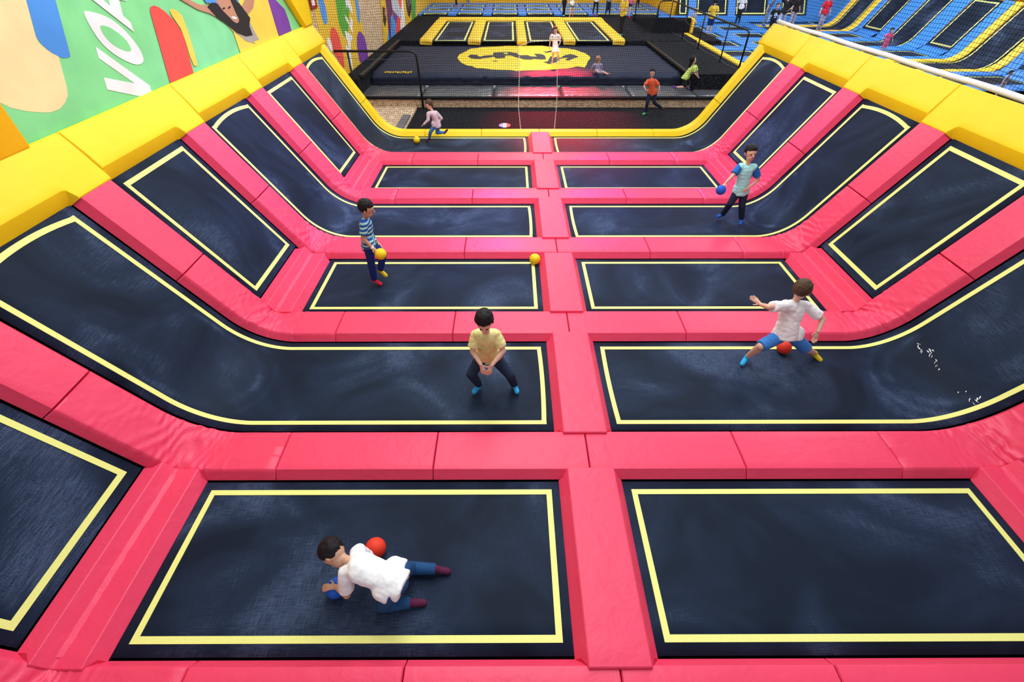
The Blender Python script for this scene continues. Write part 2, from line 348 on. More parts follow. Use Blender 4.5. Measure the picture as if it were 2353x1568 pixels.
# yellow top cushions
seams = [-1.3, .86, 2.93, 5.0, 7.07, 9.14, 11.24, 13.1]
for side in (-1, 1):
    for k, (y0, y1) in enumerate(zip(seams, seams[1:])):
        redge = gaps[k-1] if 1 <= k <= 6 else None
        bm = bmesh.new(); vs = []
        N = 44; ylist = [y0+.004, y0+.012]+[y0+.004+(y1-y0-.008)*j/N for j in range(1, N)]+[y1-.012, y1-.004]
        # over a red cushion the yellow pad lies flat on it, elsewhere its lower side is bevelled
        rr = gaps[k] if k < 6 else None
        for j, y in enumerate(ylist):
            over = 0
            if rr: over = smooth01((y-(rr[0]-.03))/.05)*(1-smooth01((y-(rr[1]))/.04))
            es = .9 if j in (0, len(ylist)-1) else 1
            w2 = .004*noise.noise(Vector((y*11, side*3, k)))
            lo = [(2.275-.0*over, -.02+.115*over), (2.335-.05*over, .065*(1-over)+.108*over), (2.40-.10*over, .126*(1-over)+.112*over+w2), (2.425-.09*over, .134*(1-over)+.115*over+w2*.5)]
            sec = lo+[(2.425+(2.845-2.425)*t, (.134-.012*over*(1-t))+.006*math.sin(PI*t)+.003*noise.noise(Vector((y*5, t*4, side)))) for t in (.15, .3, .5, .7, .85, .97)]+[(2.852, .11), (2.83, .06), (2.735, -.02)]
            vs.append([bm.verts.new((lambda q: (q[0], y, q[1]))(surf(p, h*es, .2, side))) for p, h in sec])
        n = len(vs[0])
        for a, b in zip(vs, vs[1:]):
            for j in range(n): bm.faces.new((a[j], a[(j+1)%n], b[(j+1)%n], b[j]))
        bm.faces.new(vs[0]); bm.faces.new(vs[-1][::-1])
        o = obj('top_cushion', bm, 'yellow_vinyl', smooth='crisp')
        tag(o, 'yellow vinyl pad along the top of the %s bank, %s from the front' % (SIDE[side], (ORD+['seventh'])[k]), 'padding', 'yellow pads along the bank tops')
# yellow pads along the far edge
for side in (-1, 1):
    for k, (p0, p1) in enumerate([(-XI, 1.56-XI), (1.56-XI, 3.08-XI), (3.08-XI, .95), (.95, 2.86)]):
        bm = cross_pad(p0, p1, 12.70, 13.1, .911, .911, side, H=.10, bev=.085, wr=[.001, .001, .004, .001][k], seed=k+side*9)
        nm = ['beside the centre line', 'midway along the flat', 'in the bend', 'going up the bank'][k]
        tag(obj('edge_cushion', bm, 'yellow_vinyl', smooth='crisp'), 'yellow vinyl pad on the far edge of the court, %s half, %s' % (SIDE[side], nm), 'padding', 'yellow pads along the far edge')
for side in (-1, 1):
    tag(obj('bank_backing', bank_sheet(-XI+.02, 2.60, -1, 13.0, .911, side, -.08, .03), 'gap_black'), 'black support boards under the trampolines of the %s half' % SIDE[side], 'backing')  # unseen black sheet, added so the bright world stays hidden behind the gaps
# back board under the far edge
for side in (-1, 1):
    bm = bmesh.new(); ps = prange(-XI, 2.84); a = []
    for p in ps:
        x, z = surf(p, -.005, .911, side); a.append([bm.verts.new(q) for q in ((x, 13.10, z), (x, 13.13, z), (x, 13.13, -.5), (x, 13.10, -.5))])
    for u_, v_ in zip(a, a[1:]):
        for j in range(4): bm.faces.new((u_[j], u_[(j+1)%4], v_[(j+1)%4], v_[j]))
    tag(obj('end_board', bm, 'm_sign', smooth=False), 'dark red board closing the far end under the %s half' % SIDE[side], 'board')
# scuffed white dust on the right curved trampoline
random.seed(4)
bm = bmesh.new()
for k in range(34):
    t = random.random(); y = 4.15-1.05*t+random.uniform(-.02, .02); p = .28-.02*t+random.gauss(0, .028)
    if .28 < t < .33 or .62 < t < .72: continue
    L = random.uniform(.006, .026); wv = random.uniform(.002, .008); a = random.uniform(.6, 1.8)
    vs = []
    for dp, dy in ((-L, 0), (-L*.3, wv), (L, wv*.4), (L*.5, -wv)):
        pp = p+dp*math.cos(a)-dy*math.sin(a); yy = y+dp*math.sin(a)+dy*math.cos(a); x, z = surf(pp, .004, .911, 1); vs.append(bm.verts.new((x, yy, z)))
    bm.faces.new(vs)
o = obj('dust_marks', bm, 'p_white', smooth=False); tag(o, 'white scuff marks across the bend of the right curved trampoline, second row', 'marks', kind='stuff')
# white tube, nets
bm = bmesh.new(); tube(bm, [(5.62, y, 2.50+.006*math.sin(y*3)) for y in [-1+.47*i for i in range(31)]], .038, 10)
tag(obj('foam_tube', bm, 'white_tube'), 'white padded tube along the top edge of the right bank', 'tube')
def net(bm, f, u0, u1, v0, v1, cell, r, skip=None, wob=.012):
    def strand(pts):
        run = []
        for q in pts+[None]:
            if q is None or (skip and skip(*q)):
                if len(run) > 1: tube3([f(*z) for z in run])
                run = []
            else: run.append(q)
    def tube3(P):
        P = [Vector(p) for p in P]; rs = []
        for i, p in enumerate(P):
            d = P[min(i+1, len(P)-1)]-P[max(i-1, 0)]; a, b = frame_of(d)
            rs.append([p+a*r, p-a*r*.5+b*r*.87, p-a*r*.5-b*r*.87])
        rings(bm, rs, True, False)
    n = int((u1-u0)/cell); m_ = int((v1-v0)/cell)
    for i in range(n+1):
        u = u0+i*cell; strand([(u+wob*noise.noise(Vector((u*3, v*1.5, 1))), v) for v in [v0+(v1-v0)*j/(m_//3+1) for j in range(m_//3+2)]])
    for j in range(m_+1):
        v = v0+j*cell; K = n//3+1; strand([(u0+(u1-u0)*i/K, v+wob*2*noise.noise(Vector((i*.35, v*2, 5)))) for i in range(K+1)])
def zbank(x):
    x = abs(x)
    if x < 3.6: return .09
    p = (x-XI)/math.cos(TH) if x > XI+.27 else None
    if p is not None: return p*math.sin(TH)+.09
    a = math.asin(min(1, (x-3.61)/.911)); return .911*(1-math.cos(a))+.09
def in_open(u, v):
    if v < zbank(u): return True
    return -.55+.02*math.sin(v*5) < u < .40+.03*math.sin(v*3+1) and v < 2.02+.10*smooth01((u+.55)/.5)
bm = bmesh.new(); net(bm, lambda u, v: (u, 13.02+.05*noise.noise(Vector((u*.6, v*.5, 2))), v), -5.5, 5.55, .09, 3.6, .05, .0029, in_open)
tag(obj('safety_net', bm, 'net_cord', smooth=False), 'black safety net hanging across the far end with an open doorway slit', 'net')
bm = bmesh.new(); net(bm, lambda u, v: (5.66+.06*noise.noise(Vector((u*.5, v*.7, 3))), u, v), -.5, 13.05, 2.53, 3.7, .055, .0027)
tag(obj('safety_net', bm, 'net_cord', smooth=False), 'black safety net standing above the white tube on the right bank', 'net')
def lace(pts, label):
    bm = bmesh.new(); P = []
    for a, b in zip(pts, pts[1:]):
        L = (Vector(b)-Vector(a)).length; n = max(2, int(L/.045))
        for i in range(n): q = Vector(a).lerp(Vector(b), i/n); P.append(q)
    for i, q in enumerate(P[:-1]):
        d = P[i+1]-q; off = Vector((.012*(1 if i % 2 else -1), 0, .0)); tube(bm, [q-off*.4, q+d*.62+off*.4], .010, 6)
    tag(obj('lacing_cord', bm, 'rope'), label, 'rope')
lace([(-.50, 13.0, .1), (-.57, 12.98, .7), (-.55, 12.98, 1.4), (-.56, 12.99, 2.01), (-.3, 12.99, 2.10), (.2, 12.99, 2.13)], 'white lacing cord up the left edge of the net doorway')
lace([(.42, 13.0, .1), (.44, 12.99, .8), (.40, 12.98, 1.5), (.36, 12.99, 2.08)], 'white lacing cord up the right edge of the net doorway')
# ================================================================= LEFT WALL WITH POSTER
struct('wall_left', bbox(-5.90, -5.62, -2, 13.1, -.5, 6.5), 'orange_yellow_vinyl')
def onleft(X): return lambda a, b, h: (X+h, a, b)
pt = thing('wall_poster', 'large green printed poster with white letters and a leaping man above the left bank', 'poster', (-5.58, 8.5, 3))
obj('printed_sheet', poly_plate([(4.62, 2.40), (12.60, 2.40), (12.53, 2.47), (8.8, 6.0), (4.75, 6.0)], onleft(-5.598), .02), 'p_green', pt, smooth=False)
lay = [-5.578]
def pp(name, pts, mat, label=None):
    o = obj(name, poly_plate(pts, onleft(lay[0]), .002), mat, pt, smooth=False); lay[0] += .0012
    if label: o['label'] = label
pp('printed_patch', [(4.68, 6), (5.3, 3.55), (5.6, 3.53), (5.47, 3.25), (5.46, 3.2), (5.51, 3.12), (5.6, 3.05), (5.48, 2.78), (5.43, 2.71), (5.34, 2.66), (5.24, 2.63), (5.11, 2.63), (5.0, 2.66), (4.86, 2.71), (4.74, 2.77), (4.66, 2.84)][1:]+[(4.67, 3.7), (5.3, 3.9)], 'p_cream', 'cream rounded shape')
pp('printed_patch', [(5.62, 3.9), (6.16, 3.9), (5.96, 3.5), (5.76, 3.04), (5.74, 3.02), (5.69, 3.02), (5.63, 3.03), (5.54, 3.09), (5.48, 3.17), (5.47, 3.24), (5.6, 3.53)], 'p_blue', 'blue rounded stripe')
pp('printed_letter', [(6.17, 3.05), (6.13, 2.94), (6.5, 2.6), (6.05, 2.76), (6.01, 2.64), (6.52, 2.44), (6.72, 2.44), (6.75, 2.52)], 'p_white', 'white letter V')
def smoothpoly(P, n=3):
    for _ in range(n):
        Q = []
        for i in range(len(P)):
            a, b = P[i], P[(i+1)%len(P)]; Q += [(a[0]*.75+b[0]*.25, a[1]*.75+b[1]*.25), (a[0]*.25+b[0]*.75, a[1]*.25+b[1]*.75)]
        P = Q
    return P
pp('printed_letter', smoothpoly([(6.24, 3.38), (6.36, 3.36), (6.47, 3.33), (6.62, 3.27), (6.76, 3.15), (6.85, 3.0), (6.89, 2.88), (6.86, 2.78), (6.74, 2.76), (6.63, 2.79), (6.45, 2.89), (6.31, 3.02), (6.25, 3.16)], 2), 'p_white', 'white letter O')
pp('printed_patch', smoothpoly([(6.38, 3.23), (6.5, 3.21), (6.6, 3.15), (6.68, 3.08), (6.73, 3.0), (6.73, 2.92), (6.65, 2.92), (6.55, 2.96), (6.44, 3.03), (6.38, 3.12)], 2), 'p_green')
pp('printed_letter', [(6.36, 3.56), (6.92, 3.09), (6.94, 3.19), (6.86, 3.27), (6.92, 3.42), (7.04, 3.40), (7.1, 3.52), (6.6, 3.62)], 'p_white', 'white letter A')
pp('printed_patch', [(6.64, 3.46), (6.72, 3.38), (6.745, 3.44), (6.80, 3.52), (6.70, 3.56)], 'p_green')
pp('printed_patch', [(7.16, 2.42), (7.40, 3.22), (7.42, 3.27), (7.46, 3.30), (7.53, 3.31), (7.62, 3.285), (7.73, 3.22), (7.83, 3.13), (7.89, 3.04), (7.92, 2.95), (7.915, 2.88), (7.79, 2.42)], 'p_red', 'red rounded stripe')
pp('printed_patch', smoothpoly([(7.83, 3.19), (7.86, 3.24), (8.0, 3.22), (8.11, 3.11), (8.0, 2.56), (7.95, 2.52), (7.86, 2.55), (7.94, 2.98), (7.9, 3.06)], 1), 'p_yellow', 'yellow rounded stripe')
pp('printed_patch', [(8.6, 3.9), (8.9, 3.3), (9.03, 3.02), (9.25, 2.92), (9.39, 2.77), (9.39, 2.42), (11.19, 2.42), (11.17, 2.48), (11.15, 3.06), (11.0, 3.6)], 'p_yellow', 'yellow curved field')
pp('printed_patch', [(11.05, 3.5), (11.15, 3.06), (11.2, 2.42), (11.9, 2.42), (11.9, 2.66), (11.84, 2.85), (11.52, 3.03), (11.3, 3.4)], 'p_purple', 'purple stripe')
pp('printed_figure', [(8.17, 3.33), (8.0, 3.5), (8.2, 3.52), (8.44, 3.29), (8.64, 3.22), (8.95, 3.18), (9.01, 3.02), (8.86, 3.08), (8.53, 3.17)], 'p_skin', "leaping man's outstretched arm")
pp('printed_figure', [(9.97, 3.07), (10.17, 3.15), (10.35, 3.4), (10.7, 3.3), (10.55, 3.11), (10.41, 3.01), (10.13, 2.94), (10.07, 2.98)], 'p_skin')
pp('printed_figure', [(9.4, 2.78), (9.61, 2.67), (9.72, 2.59), (10.06, 2.5), (9.99, 2.55), (10.25, 2.54), (10.17, 2.66), (10.1, 2.81)], 'p_grey')
pp('printed_figure', [(8.84, 3.17), (9.12, 3.24), (9.41, 3.22), (9.88, 3.17), (10.16, 2.88), (10.03, 2.78), (10.04, 2.63), (9.77, 2.65), (9.49, 2.74), (9.23, 2.91), (9.01, 3.02)], 'p_black', 'black sleeveless shirt')
pp('printed_figure', [(8.80, 3.30), (8.85, 3.22), (9.12, 3.20), (9.2, 3.17), (9.3, 3.3), (9.75, 3.24), (9.9, 3.12), (10.0, 3.3), (9.4, 3.6)], 'p_blue', 'blue lettering behind the man')
pp('printed_figure', smoothpoly([(9.10, 3.30), (9.62, 3.25), (9.66, 3.08), (9.68, 2.99), (9.73, 2.90), (9.62, 2.86), (9.5, 2.9), (9.38, 3.0), (9.24, 3.10)], 1), 'p_skin', "man's face")
pp('printed_figure', [(9.27, 3.11), (9.36, 3.12), (9.37, 3.10), (9.29, 3.09)], 'p_black', 'eyebrow'); pp('printed_figure', [(9.46, 3.10), (9.56, 3.12), (9.57, 3.10), (9.47, 3.08)], 'p_black', 'eyebrow')
pp('printed_figure', [(9.46, 2.98), (9.60, 2.965), (9.66, 2.935), (9.62, 2.925), (9.52, 2.94)], 'p_white', 'smile')
# yellow end pillar closing the poster
bm = poly_plate([(12.53, 2.44), (13.10, 2.44), (13.10, 6.2), (8.6, 6.2), (8.8, 6.0), (11.98, 2.99)], onleft(-5.60), .14); bmesh.ops.bevel(bm, geom=[e for e in bm.edges if e.calc_length() > .5], offset=.03, segments=2, affect='EDGES')
tag(obj('pillar_cushion', bm, 'yellow_vinyl', smooth=False), 'upright yellow padded pillar at the far end of the poster wall', 'padding')
bm = bbox(-5.6, -5.50, 2.6, 4.61, 2.44, 5.0, .03); tag(obj('wall_cushion', bm, 'orange_yellow_vinyl'), 'upright deep yellow wall pad at the near end of the poster', 'padding')
# ================================================================= LEFT MURAL WALL
struct('wall_left_far', bbox(-6.85, -6.55, 13.1, 41.6, -.62, 6.5), 'chipboard')
mu = thing('painted_mural', 'bright mural of ovals, letters and an upside-down figure painted on the chipboard wall', 'mural', (-6.54, 25, 1))
lay = [-6.548]
def mp_(pts, mat, label=None, n=0):
    o = obj('painted_shape', poly_plate(smoothpoly(pts, n) if n else pts, onleft(lay[0]), .002), mat, mu, smooth=False); lay[0] += .0012
    if label: o['label'] = label
mp_([(16.6, 5), (16.48, 2.62), (16.38, 2.3), (16.4, 1.8), (17.2, 1.2), (18.2, .4), (18.3, .2), (21.5, .2), (21.40, .9), (21.34, 1.4), (21.35, 2.21), (21.4, 5)], 'm_yellow', 'yellow field')
mp_([(16.9, 2.6), (17.0, 3.0), (17.3, 3.0), (17.42, 2.54), (17.5, 2.35), (17.44, 2.12), (17.33, 1.99), (17.16, 1.93), (17.0, 1.98), (16.91, 2.1), (16.89, 2.34)], 'p_blue', 'blue oval', 1)
mp_([(18.7, 2.9), (20.24, 2.9), (20.24, 2.3), (19.39, 1.49), (18.95, 1.33), (18.68, 1.45), (18.51, 1.73), (18.48, 2.0), (18.62, 2.4)], 'm_green', 'green oval', 1)
mp_([(17.56, 1.81), (17.77, 1.8), (17.99, 1.72), (18.16, 1.55), (18.24, 1.32), (18.2, .9), (18.0, .5), (17.7, .75), (17.41, 1.05), (17.22, 1.29), (17.26, 1.55), (17.35, 1.69)], 'p_red', 'red oval', 1)
mp_([(16.86, 1.52), (16.98, 1.62), (17.12, 1.62), (17.25, 1.52), (17.27, 1.3), (17.1, 1.2), (16.95, 1.38)], 'p_white', 'white oval', 1)
mp_([(21.0, 2.6), (21.35, 2.6), (21.35, 2.21), (21.31, 1.79), (21.09, 1.55), (20.96, 1.53), (20.80, 1.62), (20.86, 1.95)], 'p_blue', 'small blue oval', 1)
mp_([(20.25, 1.15), (20.55, 1.30), (20.85, 1.3), (21.17, 1.15), (21.38, 1.0), (21.42, .5), (21.3, .3), (20.0, .3), (20.04, .9)], 'p_purple', 'purple oval', 1)
mp_([(19.69, 2.32), (19.8, 2.6), (20.1, 2.6), (20.36, 2.05), (20.25, 1.84), (19.83, 2.2), (19.68, 2.07)], 'p_white', 'white painted letter')
mp_([(19.35, 1.98), (19.53, 1.84), (19.74, 1.6), (19.93, 1.85), (20.12, 1.72), (19.78, 1.35), (19.53, 1.67), (19.29, 1.84)], 'p_white', 'white painted letter')
mp_([(18.94, 1.57), (19.6, 1.34), (19.67, 1.23), (19.42, 1.18), (19.17, .95), (19.1, .79), (18.95, .40), (18.63, .36), (18.58, .71), (18.68, .98), (18.60, 1.09), (18.63, 1.2), (18.95, 1.03), (18.98, 1.23), (18.88, 1.36)], 'p_white', 'white painted letter')
mp_([(25.2, 3), (26.34, 3), (26.34, 1.79), (25.95, .4), (25.95, .2), (24.2, .2), (24.29, .35), (24.93, 1.51)], 'm_yellow', 'yellow stripe')
mp_([(30.6, 4), (41, 4), (41, .2), (29.8, .2)], 'm_yellow', 'yellow field')
mp_([(26.4, .98), (26.6, 1.12), (27.06, 1.14), (27.68, .76), (27.3, .2), (25.0, .2), (25.6, .7)], 'p_blue', 'blue shape')
mp_([(28.9, 2.6), (29.84, 2.6), (29.9, 1.5), (29.51, 1.06), (28.86, 1.33)], 'p_red', 'red shape'); mp_([(28.13, 1.03), (28.96, .78), (28.2, .2), (26.94, .2)], 'p_red', 'red shape')
mp_([(29.84, 2.6), (30.46, 2.6), (30.16, .75), (29.9, .2), (28.3, .2), (28.94, .78), (29.3, 1.0), (29.9, 1.5)], 'p_white', 'white stripe')
mp_([(27.7, 1.3), (28.74, 1.30), (28.3, .95), (27.6, .73), (27.25, 1.15)], 'p_purple', 'purple shape')
mp_([(27.0, 2.6), (27.85, 2.6), (29.38, 1.09), (29.26, .75), (28.62, .87), (27.15, 1.36)], 'm_lblue', 'pale sleeve of the painted figure')
mp_([(26.2, 2.6), (27.25, 2.6), (27.25, 1.2), (26.6, 1.13), (25.85, .22), (25.7, .22), (25.74, .84), (25.91, 1.31)], 'm_plum', 'dark purple body of the painted figure')
mp_([(25.21, 1.65), (25.62, 1.57), (25.48, 1.25), (25.65, 1.17), (25.11, .90), (24.9, 1.15)], 'p_black', 'hair of the painted figure'); mp_([(25.58, 1.55), (25.98, 1.55), (25.95, 1.31), (25.56, 1.18), (25.39, 1.36)], 'p_skin', 'face of the painted figure')
mp_([(31.1, 3), (32.94, 3), (32.94, 1.24), (32.32, .78), (31.56, .56), (31.21, .71), (31.04, 1.03)], 'p_black', 'black oval'); mp_([(31.55, 1.5), (31.65, 1.5), (31.62, 1.05), (31.5, 1.05)], 'p_white'); mp_([(32.2, 1.6), (32.32, 1.6), (32.28, 1.1), (32.15, 1.1)], 'p_white')
mp_([(33.51, 3), (34.39, 3), (34.39, 1.12), (33.3, .2), (32.2, .2)], 'm_green', 'green stripe')
sg = tag(obj('wall_sign', poly_plate([(16.10, 2.42), (16.66, 2.42), (16.66, 3.1), (16.10, 3.1)], onleft(-6.53), .02), 'm_sign', smooth=False), 'dark red sign with white symbols on the chipboard wall beside the pillar', 'sign')
for k, P in enumerate([[(16.25, 2.50), (16.48, 2.50), (16.50, 2.60), (16.42, 2.66), (16.36, 2.62), (16.30, 2.66), (16.24, 2.60)], [(16.2, 2.76), (16.5, 2.76), (16.5, 2.80), (16.38, 2.80), (16.38, 2.9), (16.32, 2.9), (16.32, 2.80), (16.2, 2.80)]]):
    o = obj('sign_symbol', poly_plate(P, onleft(-6.51), .004), 'p_white', None, smooth=False); o.parent = sg
# ================================================================= CARPET PIT, CHIPBOARD FACE, LEDGE
tag(obj('landing_step', bbox(-6.5, -4.05, 13.14, 17.4, -.5, -.44), 'chipboard', smooth=False), 'chipboard landing left of the carpet below the ledge', 'platform')
tag(obj('ramp_strip', bbox(-4.32, -4.08, 13.3, 16.1, -.44, -.37, .01), 'wood_grey', smooth=False), 'grey strip running beside the carpet on the chipboard landing', 'ramp')
tag(obj('step_block', bbox(-4.72, -4.34, 13.3, 14.75, -.44, -.33, .01), 'black_carpet', smooth=False), 'small black block at the foot of the chipboard landing', 'step')
lg = thing('platform_ledge', 'low chipboard faced ledge with black edging between carpet and landing bag', 'ledge', (0, 17.5, -.5))
obj('front_panel', bbox(-6.5, 8.0, 17.40, 17.52, -.5, -.235), 'chipboard', lg, smooth=False)
obj('edging', bbox(-6.5, 8.0, 17.34, 17.56, -.235, -.175, .012), 'gap_black', lg)
obj('base', bbox(-6.5, 7.88, 17.52, 18.9, -.5, -.24), 'gap_black', lg, smooth=False)
lx = [-6.5, -3.93, -1.38, 1.05, 3.50, 5.86, 7.9]
lab = ['leftmost, beside the mural wall', 'second from the left', 'third from the left, behind the net doorway', 'fourth from the left, red lit', 'fifth from the left, behind the orange shirt', 'rightmost']
for k, (a, b) in enumerate(zip(lx, lx[1:])):
    bm = bmesh.new(); N = 26; M = 16; vs = []
    for i in range(N+1):
        u = i/N; x = a+.012+(b-a-.024)*u; row = []
        for j in range(M+1):
            v = j/M; y = 17.56+1.55*v; e = min(1, 26*u, 26*(1-u), 14*v+.15)
            h = .055*math.sqrt(max(0, e))*(1+.35*(1-abs(noise.noise(Vector((x*1.6+y*1.3, y*2.4-x, k))))*3)*.6)
            row.append(bm.verts.new((x, y, -.225+max(.0, h))))
        vs.append(row)
    for i in range(N):
        for j in range(M): bm.faces.new((vs[i][j], vs[i+1][j], vs[i+1][j+1], vs[i][j+1]))
    bl = [bm.verts.new((vs[i][j].co.x, vs[i][j].co.y, -.235)) for i, j in ((0, 0), (N, 0), (N, M), (0, M))]
    bm.faces.new(bl[::-1])
    e0 = [vs[i][0] for i in range(N+1)]; e1 = vs[N]; e2 = [vs[i][M] for i in range(N, -1, -1)]; e3 = vs[0][::-1]
    for e, (p, q) in ((e0, (0, 1)), (e1, (1, 2)), (e2, (2, 3)), (e3, (3, 0))): bm.faces.new(list(e)[::-1]+[bl[p], bl[q]])
    tag(obj('ledge_mat', bm, 'grey_vinyl'), 'creased grey vinyl mat on the ledge, '+lab[k], 'mat', 'grey mats on the ledge')
dc = thing('floor_disc', 'small blue, white and red disc lying on the dark carpet behind the far edge', 'disc', (-.96, 15.32, -.5))
for k, (a, b, mt) in enumerate([(-.19, -.06, 'p_blue'), (-.06, .06, 'p_white'), (.06, .19, 'p_red')]):
    P = [(a+(b-a)*i/6, math.sqrt(max(0, .19**2-(a+(b-a)*i/6)**2))) for i in range(7)]; P = P+[(x, -y) for x, y in P[::-1]]
    P = [p for i, p in enumerate(P) if i == 0 or (abs(p[0]-P[i-1][0])+abs(p[1]-P[i-1][1])) > 1e-4]
    if abs(P[0][0]-P[-1][0])+abs(P[0][1]-P[-1][1]) < 1e-4: P.pop()
    obj('stripe', poly_plate(P, lambda x, y, h: (-.96+x, 15.32+y*1.1, -.499+h), .02), mt, dc, smooth=False)
# ================================================================= AIRBAG
AX0, AX1, AY0, AY1, AZ = -5.95, 5.62, 19.12, 25.15, .2
def bagh(x, y):
    u = (x-AX0)/(AX1-AX0); v = (y-AY0)/(AY1-AY0)
    h = AZ+.012*noise.noise(Vector((x*.7, y*1.4, 0)))+.011*noise.noise(Vector((x*.8, y*7, 4)))+.005*noise.noise(Vector((x*3, y*9, 6)))
    e = min(1, 14*v); f = max(0, (v-.95)/.05)
    return h-(1-e)**2*.09-.08*f*f
bm = bmesh.new(); N, M = 140, 80; vs = []
for i in range(N+1):
    x = AX0+(AX1-AX0)*i/N
    row = []
    # skirt with folds, then top
    for k, (dy, z) in enumerate([(.0, -.19), (-.03, -.10), (.02, -.06), (-.05, .02), (-.02, .10)]):
        row.append(bm.verts.new((x, AY0+dy+.05*noise.noise(Vector((x*4.2, k*2.3, 1))), z+.03*noise.noise(Vector((x*2, k, 7))))))
    for j in range(M+1):
        y = AY0+(AY1-AY0)*j/M; row.append(bm.verts.new((x, y, bagh(x, y))))
    row.append(bm.verts.new((x, AY1, -.19)))
    vs.append(row)
for a, b in zip(vs, vs[1:]):
    for j in range(len(a)): bm.faces.new((a[j], b[j], b[(j+1)%len(a)], a[(j+1)%len(a)]))
bm.faces.new(vs[0][::-1]); bm.faces.new(vs[-1])
bag = obj('air_cushion', bm, 'bag_cloth'); tag(bag, 'huge black inflated landing bag with a yellow oval printed on top', 'airbag')
def on_bag(pts, mat, name, lift, label):
    # print draped over the bag: fill polygon by a grid and snap to the surface
    xs = [p[0] for p in pts]; ys = [p[1] for p in pts]; bm = bmesh.new()
    vv = [bm.verts.new((p[0], p[1], 0)) for p in pts]; bm.faces.new(vv); bm.normal_update(); bmesh.ops.triangulate(bm, faces=bm.faces[:])
    def cut(co, no):
        bmesh.ops.bisect_plane(bm, geom=bm.verts[:]+bm.edges[:]+bm.faces[:], plane_co=co, plane_no=no)
    x = math.floor(min(xs)/.0826)*.0826
    gx = AX0; stepx = (AX1-AX0)/N; stepy = (AY1-AY0)/M
    i = int((min(xs)-AX0)/stepx)
    while AX0+i*stepx < max(xs): cut((AX0+i*stepx, 0, 0), (1, 0, 0)); i += 1
    j = int((min(ys)-AY0)/stepy)
    while AY0+j*stepy < max(ys): cut((0, AY0+j*stepy, 0), (0, 1, 0)); j += 1
    bm.normal_update(); bmesh.ops.triangulate(bm, faces=bm.faces[:])
    for v in bm.verts: v.co.z = bagh(v.co.x, v.co.y)+lift
    o = obj(name, bm, mat, None, recalc=False); o.parent = bag; o['label'] = label
on_bag([(-3.0, 22.09), (-2.98, 22.8), (-2.57, 24.11), (-2.06, 24.55), (-1.65, 24.66), (-1.17, 24.76), (-.83, 24.86), (-.2, 24.95), (.22, 24.96), (.7, 24.9), (1.09, 24.58), (1.54, 24.3), (1.88, 24.21), (2.16, 23.77), (2.51, 23.08), (2.59, 22.42), (2.59, 22.03), (2.39, 21.35), (2.24, 20.64), (2.12, 20.2), (1.85, 20.39), (1.47, 20.03), (1.0, 19.9), (.59, 19.75), (.02, 19.68), (-.31, 19.64), (-.57, 19.57), (-.82, 19.77), (-1.13, 19.8), (-1.5, 19.83), (-1.85, 20.02), (-2.08, 20.09), (-2.28, 20.42), (-2.49, 20.56), (-2.73, 21.05), (-2.89, 21.56)], 'bag_yellow', 'printed_oval', .008, 'yellow printed oval')
on_bag([(-2.58, 22.33), (-2.48, 22.73), (-2.19, 22.62), (-2.13, 22.33), (-2.02, 22.28), (-1.84, 22.52), (-1.52, 22.62), (-1.52, 23.24), (-.82, 23.37), (-.47, 23.07), (-.41, 22.58), (-.06, 22.66), (.12, 22.34), (.37, 22.34), (.24, 22.91), (.52, 22.82), (.7, 22.58), (.72, 21.8), (.53, 21.72), (.19, 21.82), (.1, 21.67), (-.21, 21.72), (-.36, 21.95), (-.57, 22.18), (-.76, 22.58), (-1.01, 22.49), (-.99, 22.02), (-1.38, 21.97), (-1.48, 22.30), (-1.69, 22.07), (-1.91, 21.97), (-2.05, 21.79), (-2.24, 21.82), (-2.43, 21.97)], 'bag_dark', 'printed_lettering', .014, 'dark brush lettering')
on_bag([(-1.07, 23.07), (-.92, 23.14), (-.86, 22.94), (-.95, 22.74), (-1.05, 22.77)], 'bag_yellow', 'printed_gap', .02, 'yellow gap in the lettering')
on_bag([(.57, 21.27), (.75, 21.35), (.94, 22.42), (1.05, 22.1), (1.18, 22.26), (1.36, 22.1), (1.6, 22.66), (1.85, 22.91), (2.08, 22.42), (2.09, 22.18), (1.87, 21.95), (1.64, 21.5), (1.50, 21.57), (1.64, 22.1), (1.35, 21.95), (1.1, 21.2), (.91, 21.09), (.78, 20.84)], 'bag_dark', 'printed_lettering', .014, 'dark brush lettering')
on_bag([(.67, 23.5), (.81, 23.41), (1.1, 23.76), (1.14, 23.41), (.8, 23.16)], 'bag_dark', 'printed_lettering', .014, 'dark brush stroke')
on_bag([(-1.55, 21.37), (-1.31, 21.49), (-1.32, 21.3)], 'bag_dark', 'printed_lettering', .014, 'dark brush stroke')
for k in range(11):
    x = -5.5+k*.095; yb = 19.32+.02*math.sin(k*2)
    P = [[(0, 0), (.07, 0), (.07, .05), (.0, .05)], [(0, .12), (.07, .12), (.07, .17), (0, .17)], [(0, .0), (.02, 0), (.02, .17), (0, .17)]][:3 if k % 3 else 2]+[[(.03, .05), (.05, .05), (.05, .17), (.03, .17)]]*(k % 2)
    for q in P: on_bag([(x+a, yb+b) for a, b in q], 'bag_yellow', 'small_lettering', .016, 'small yellow lettering')
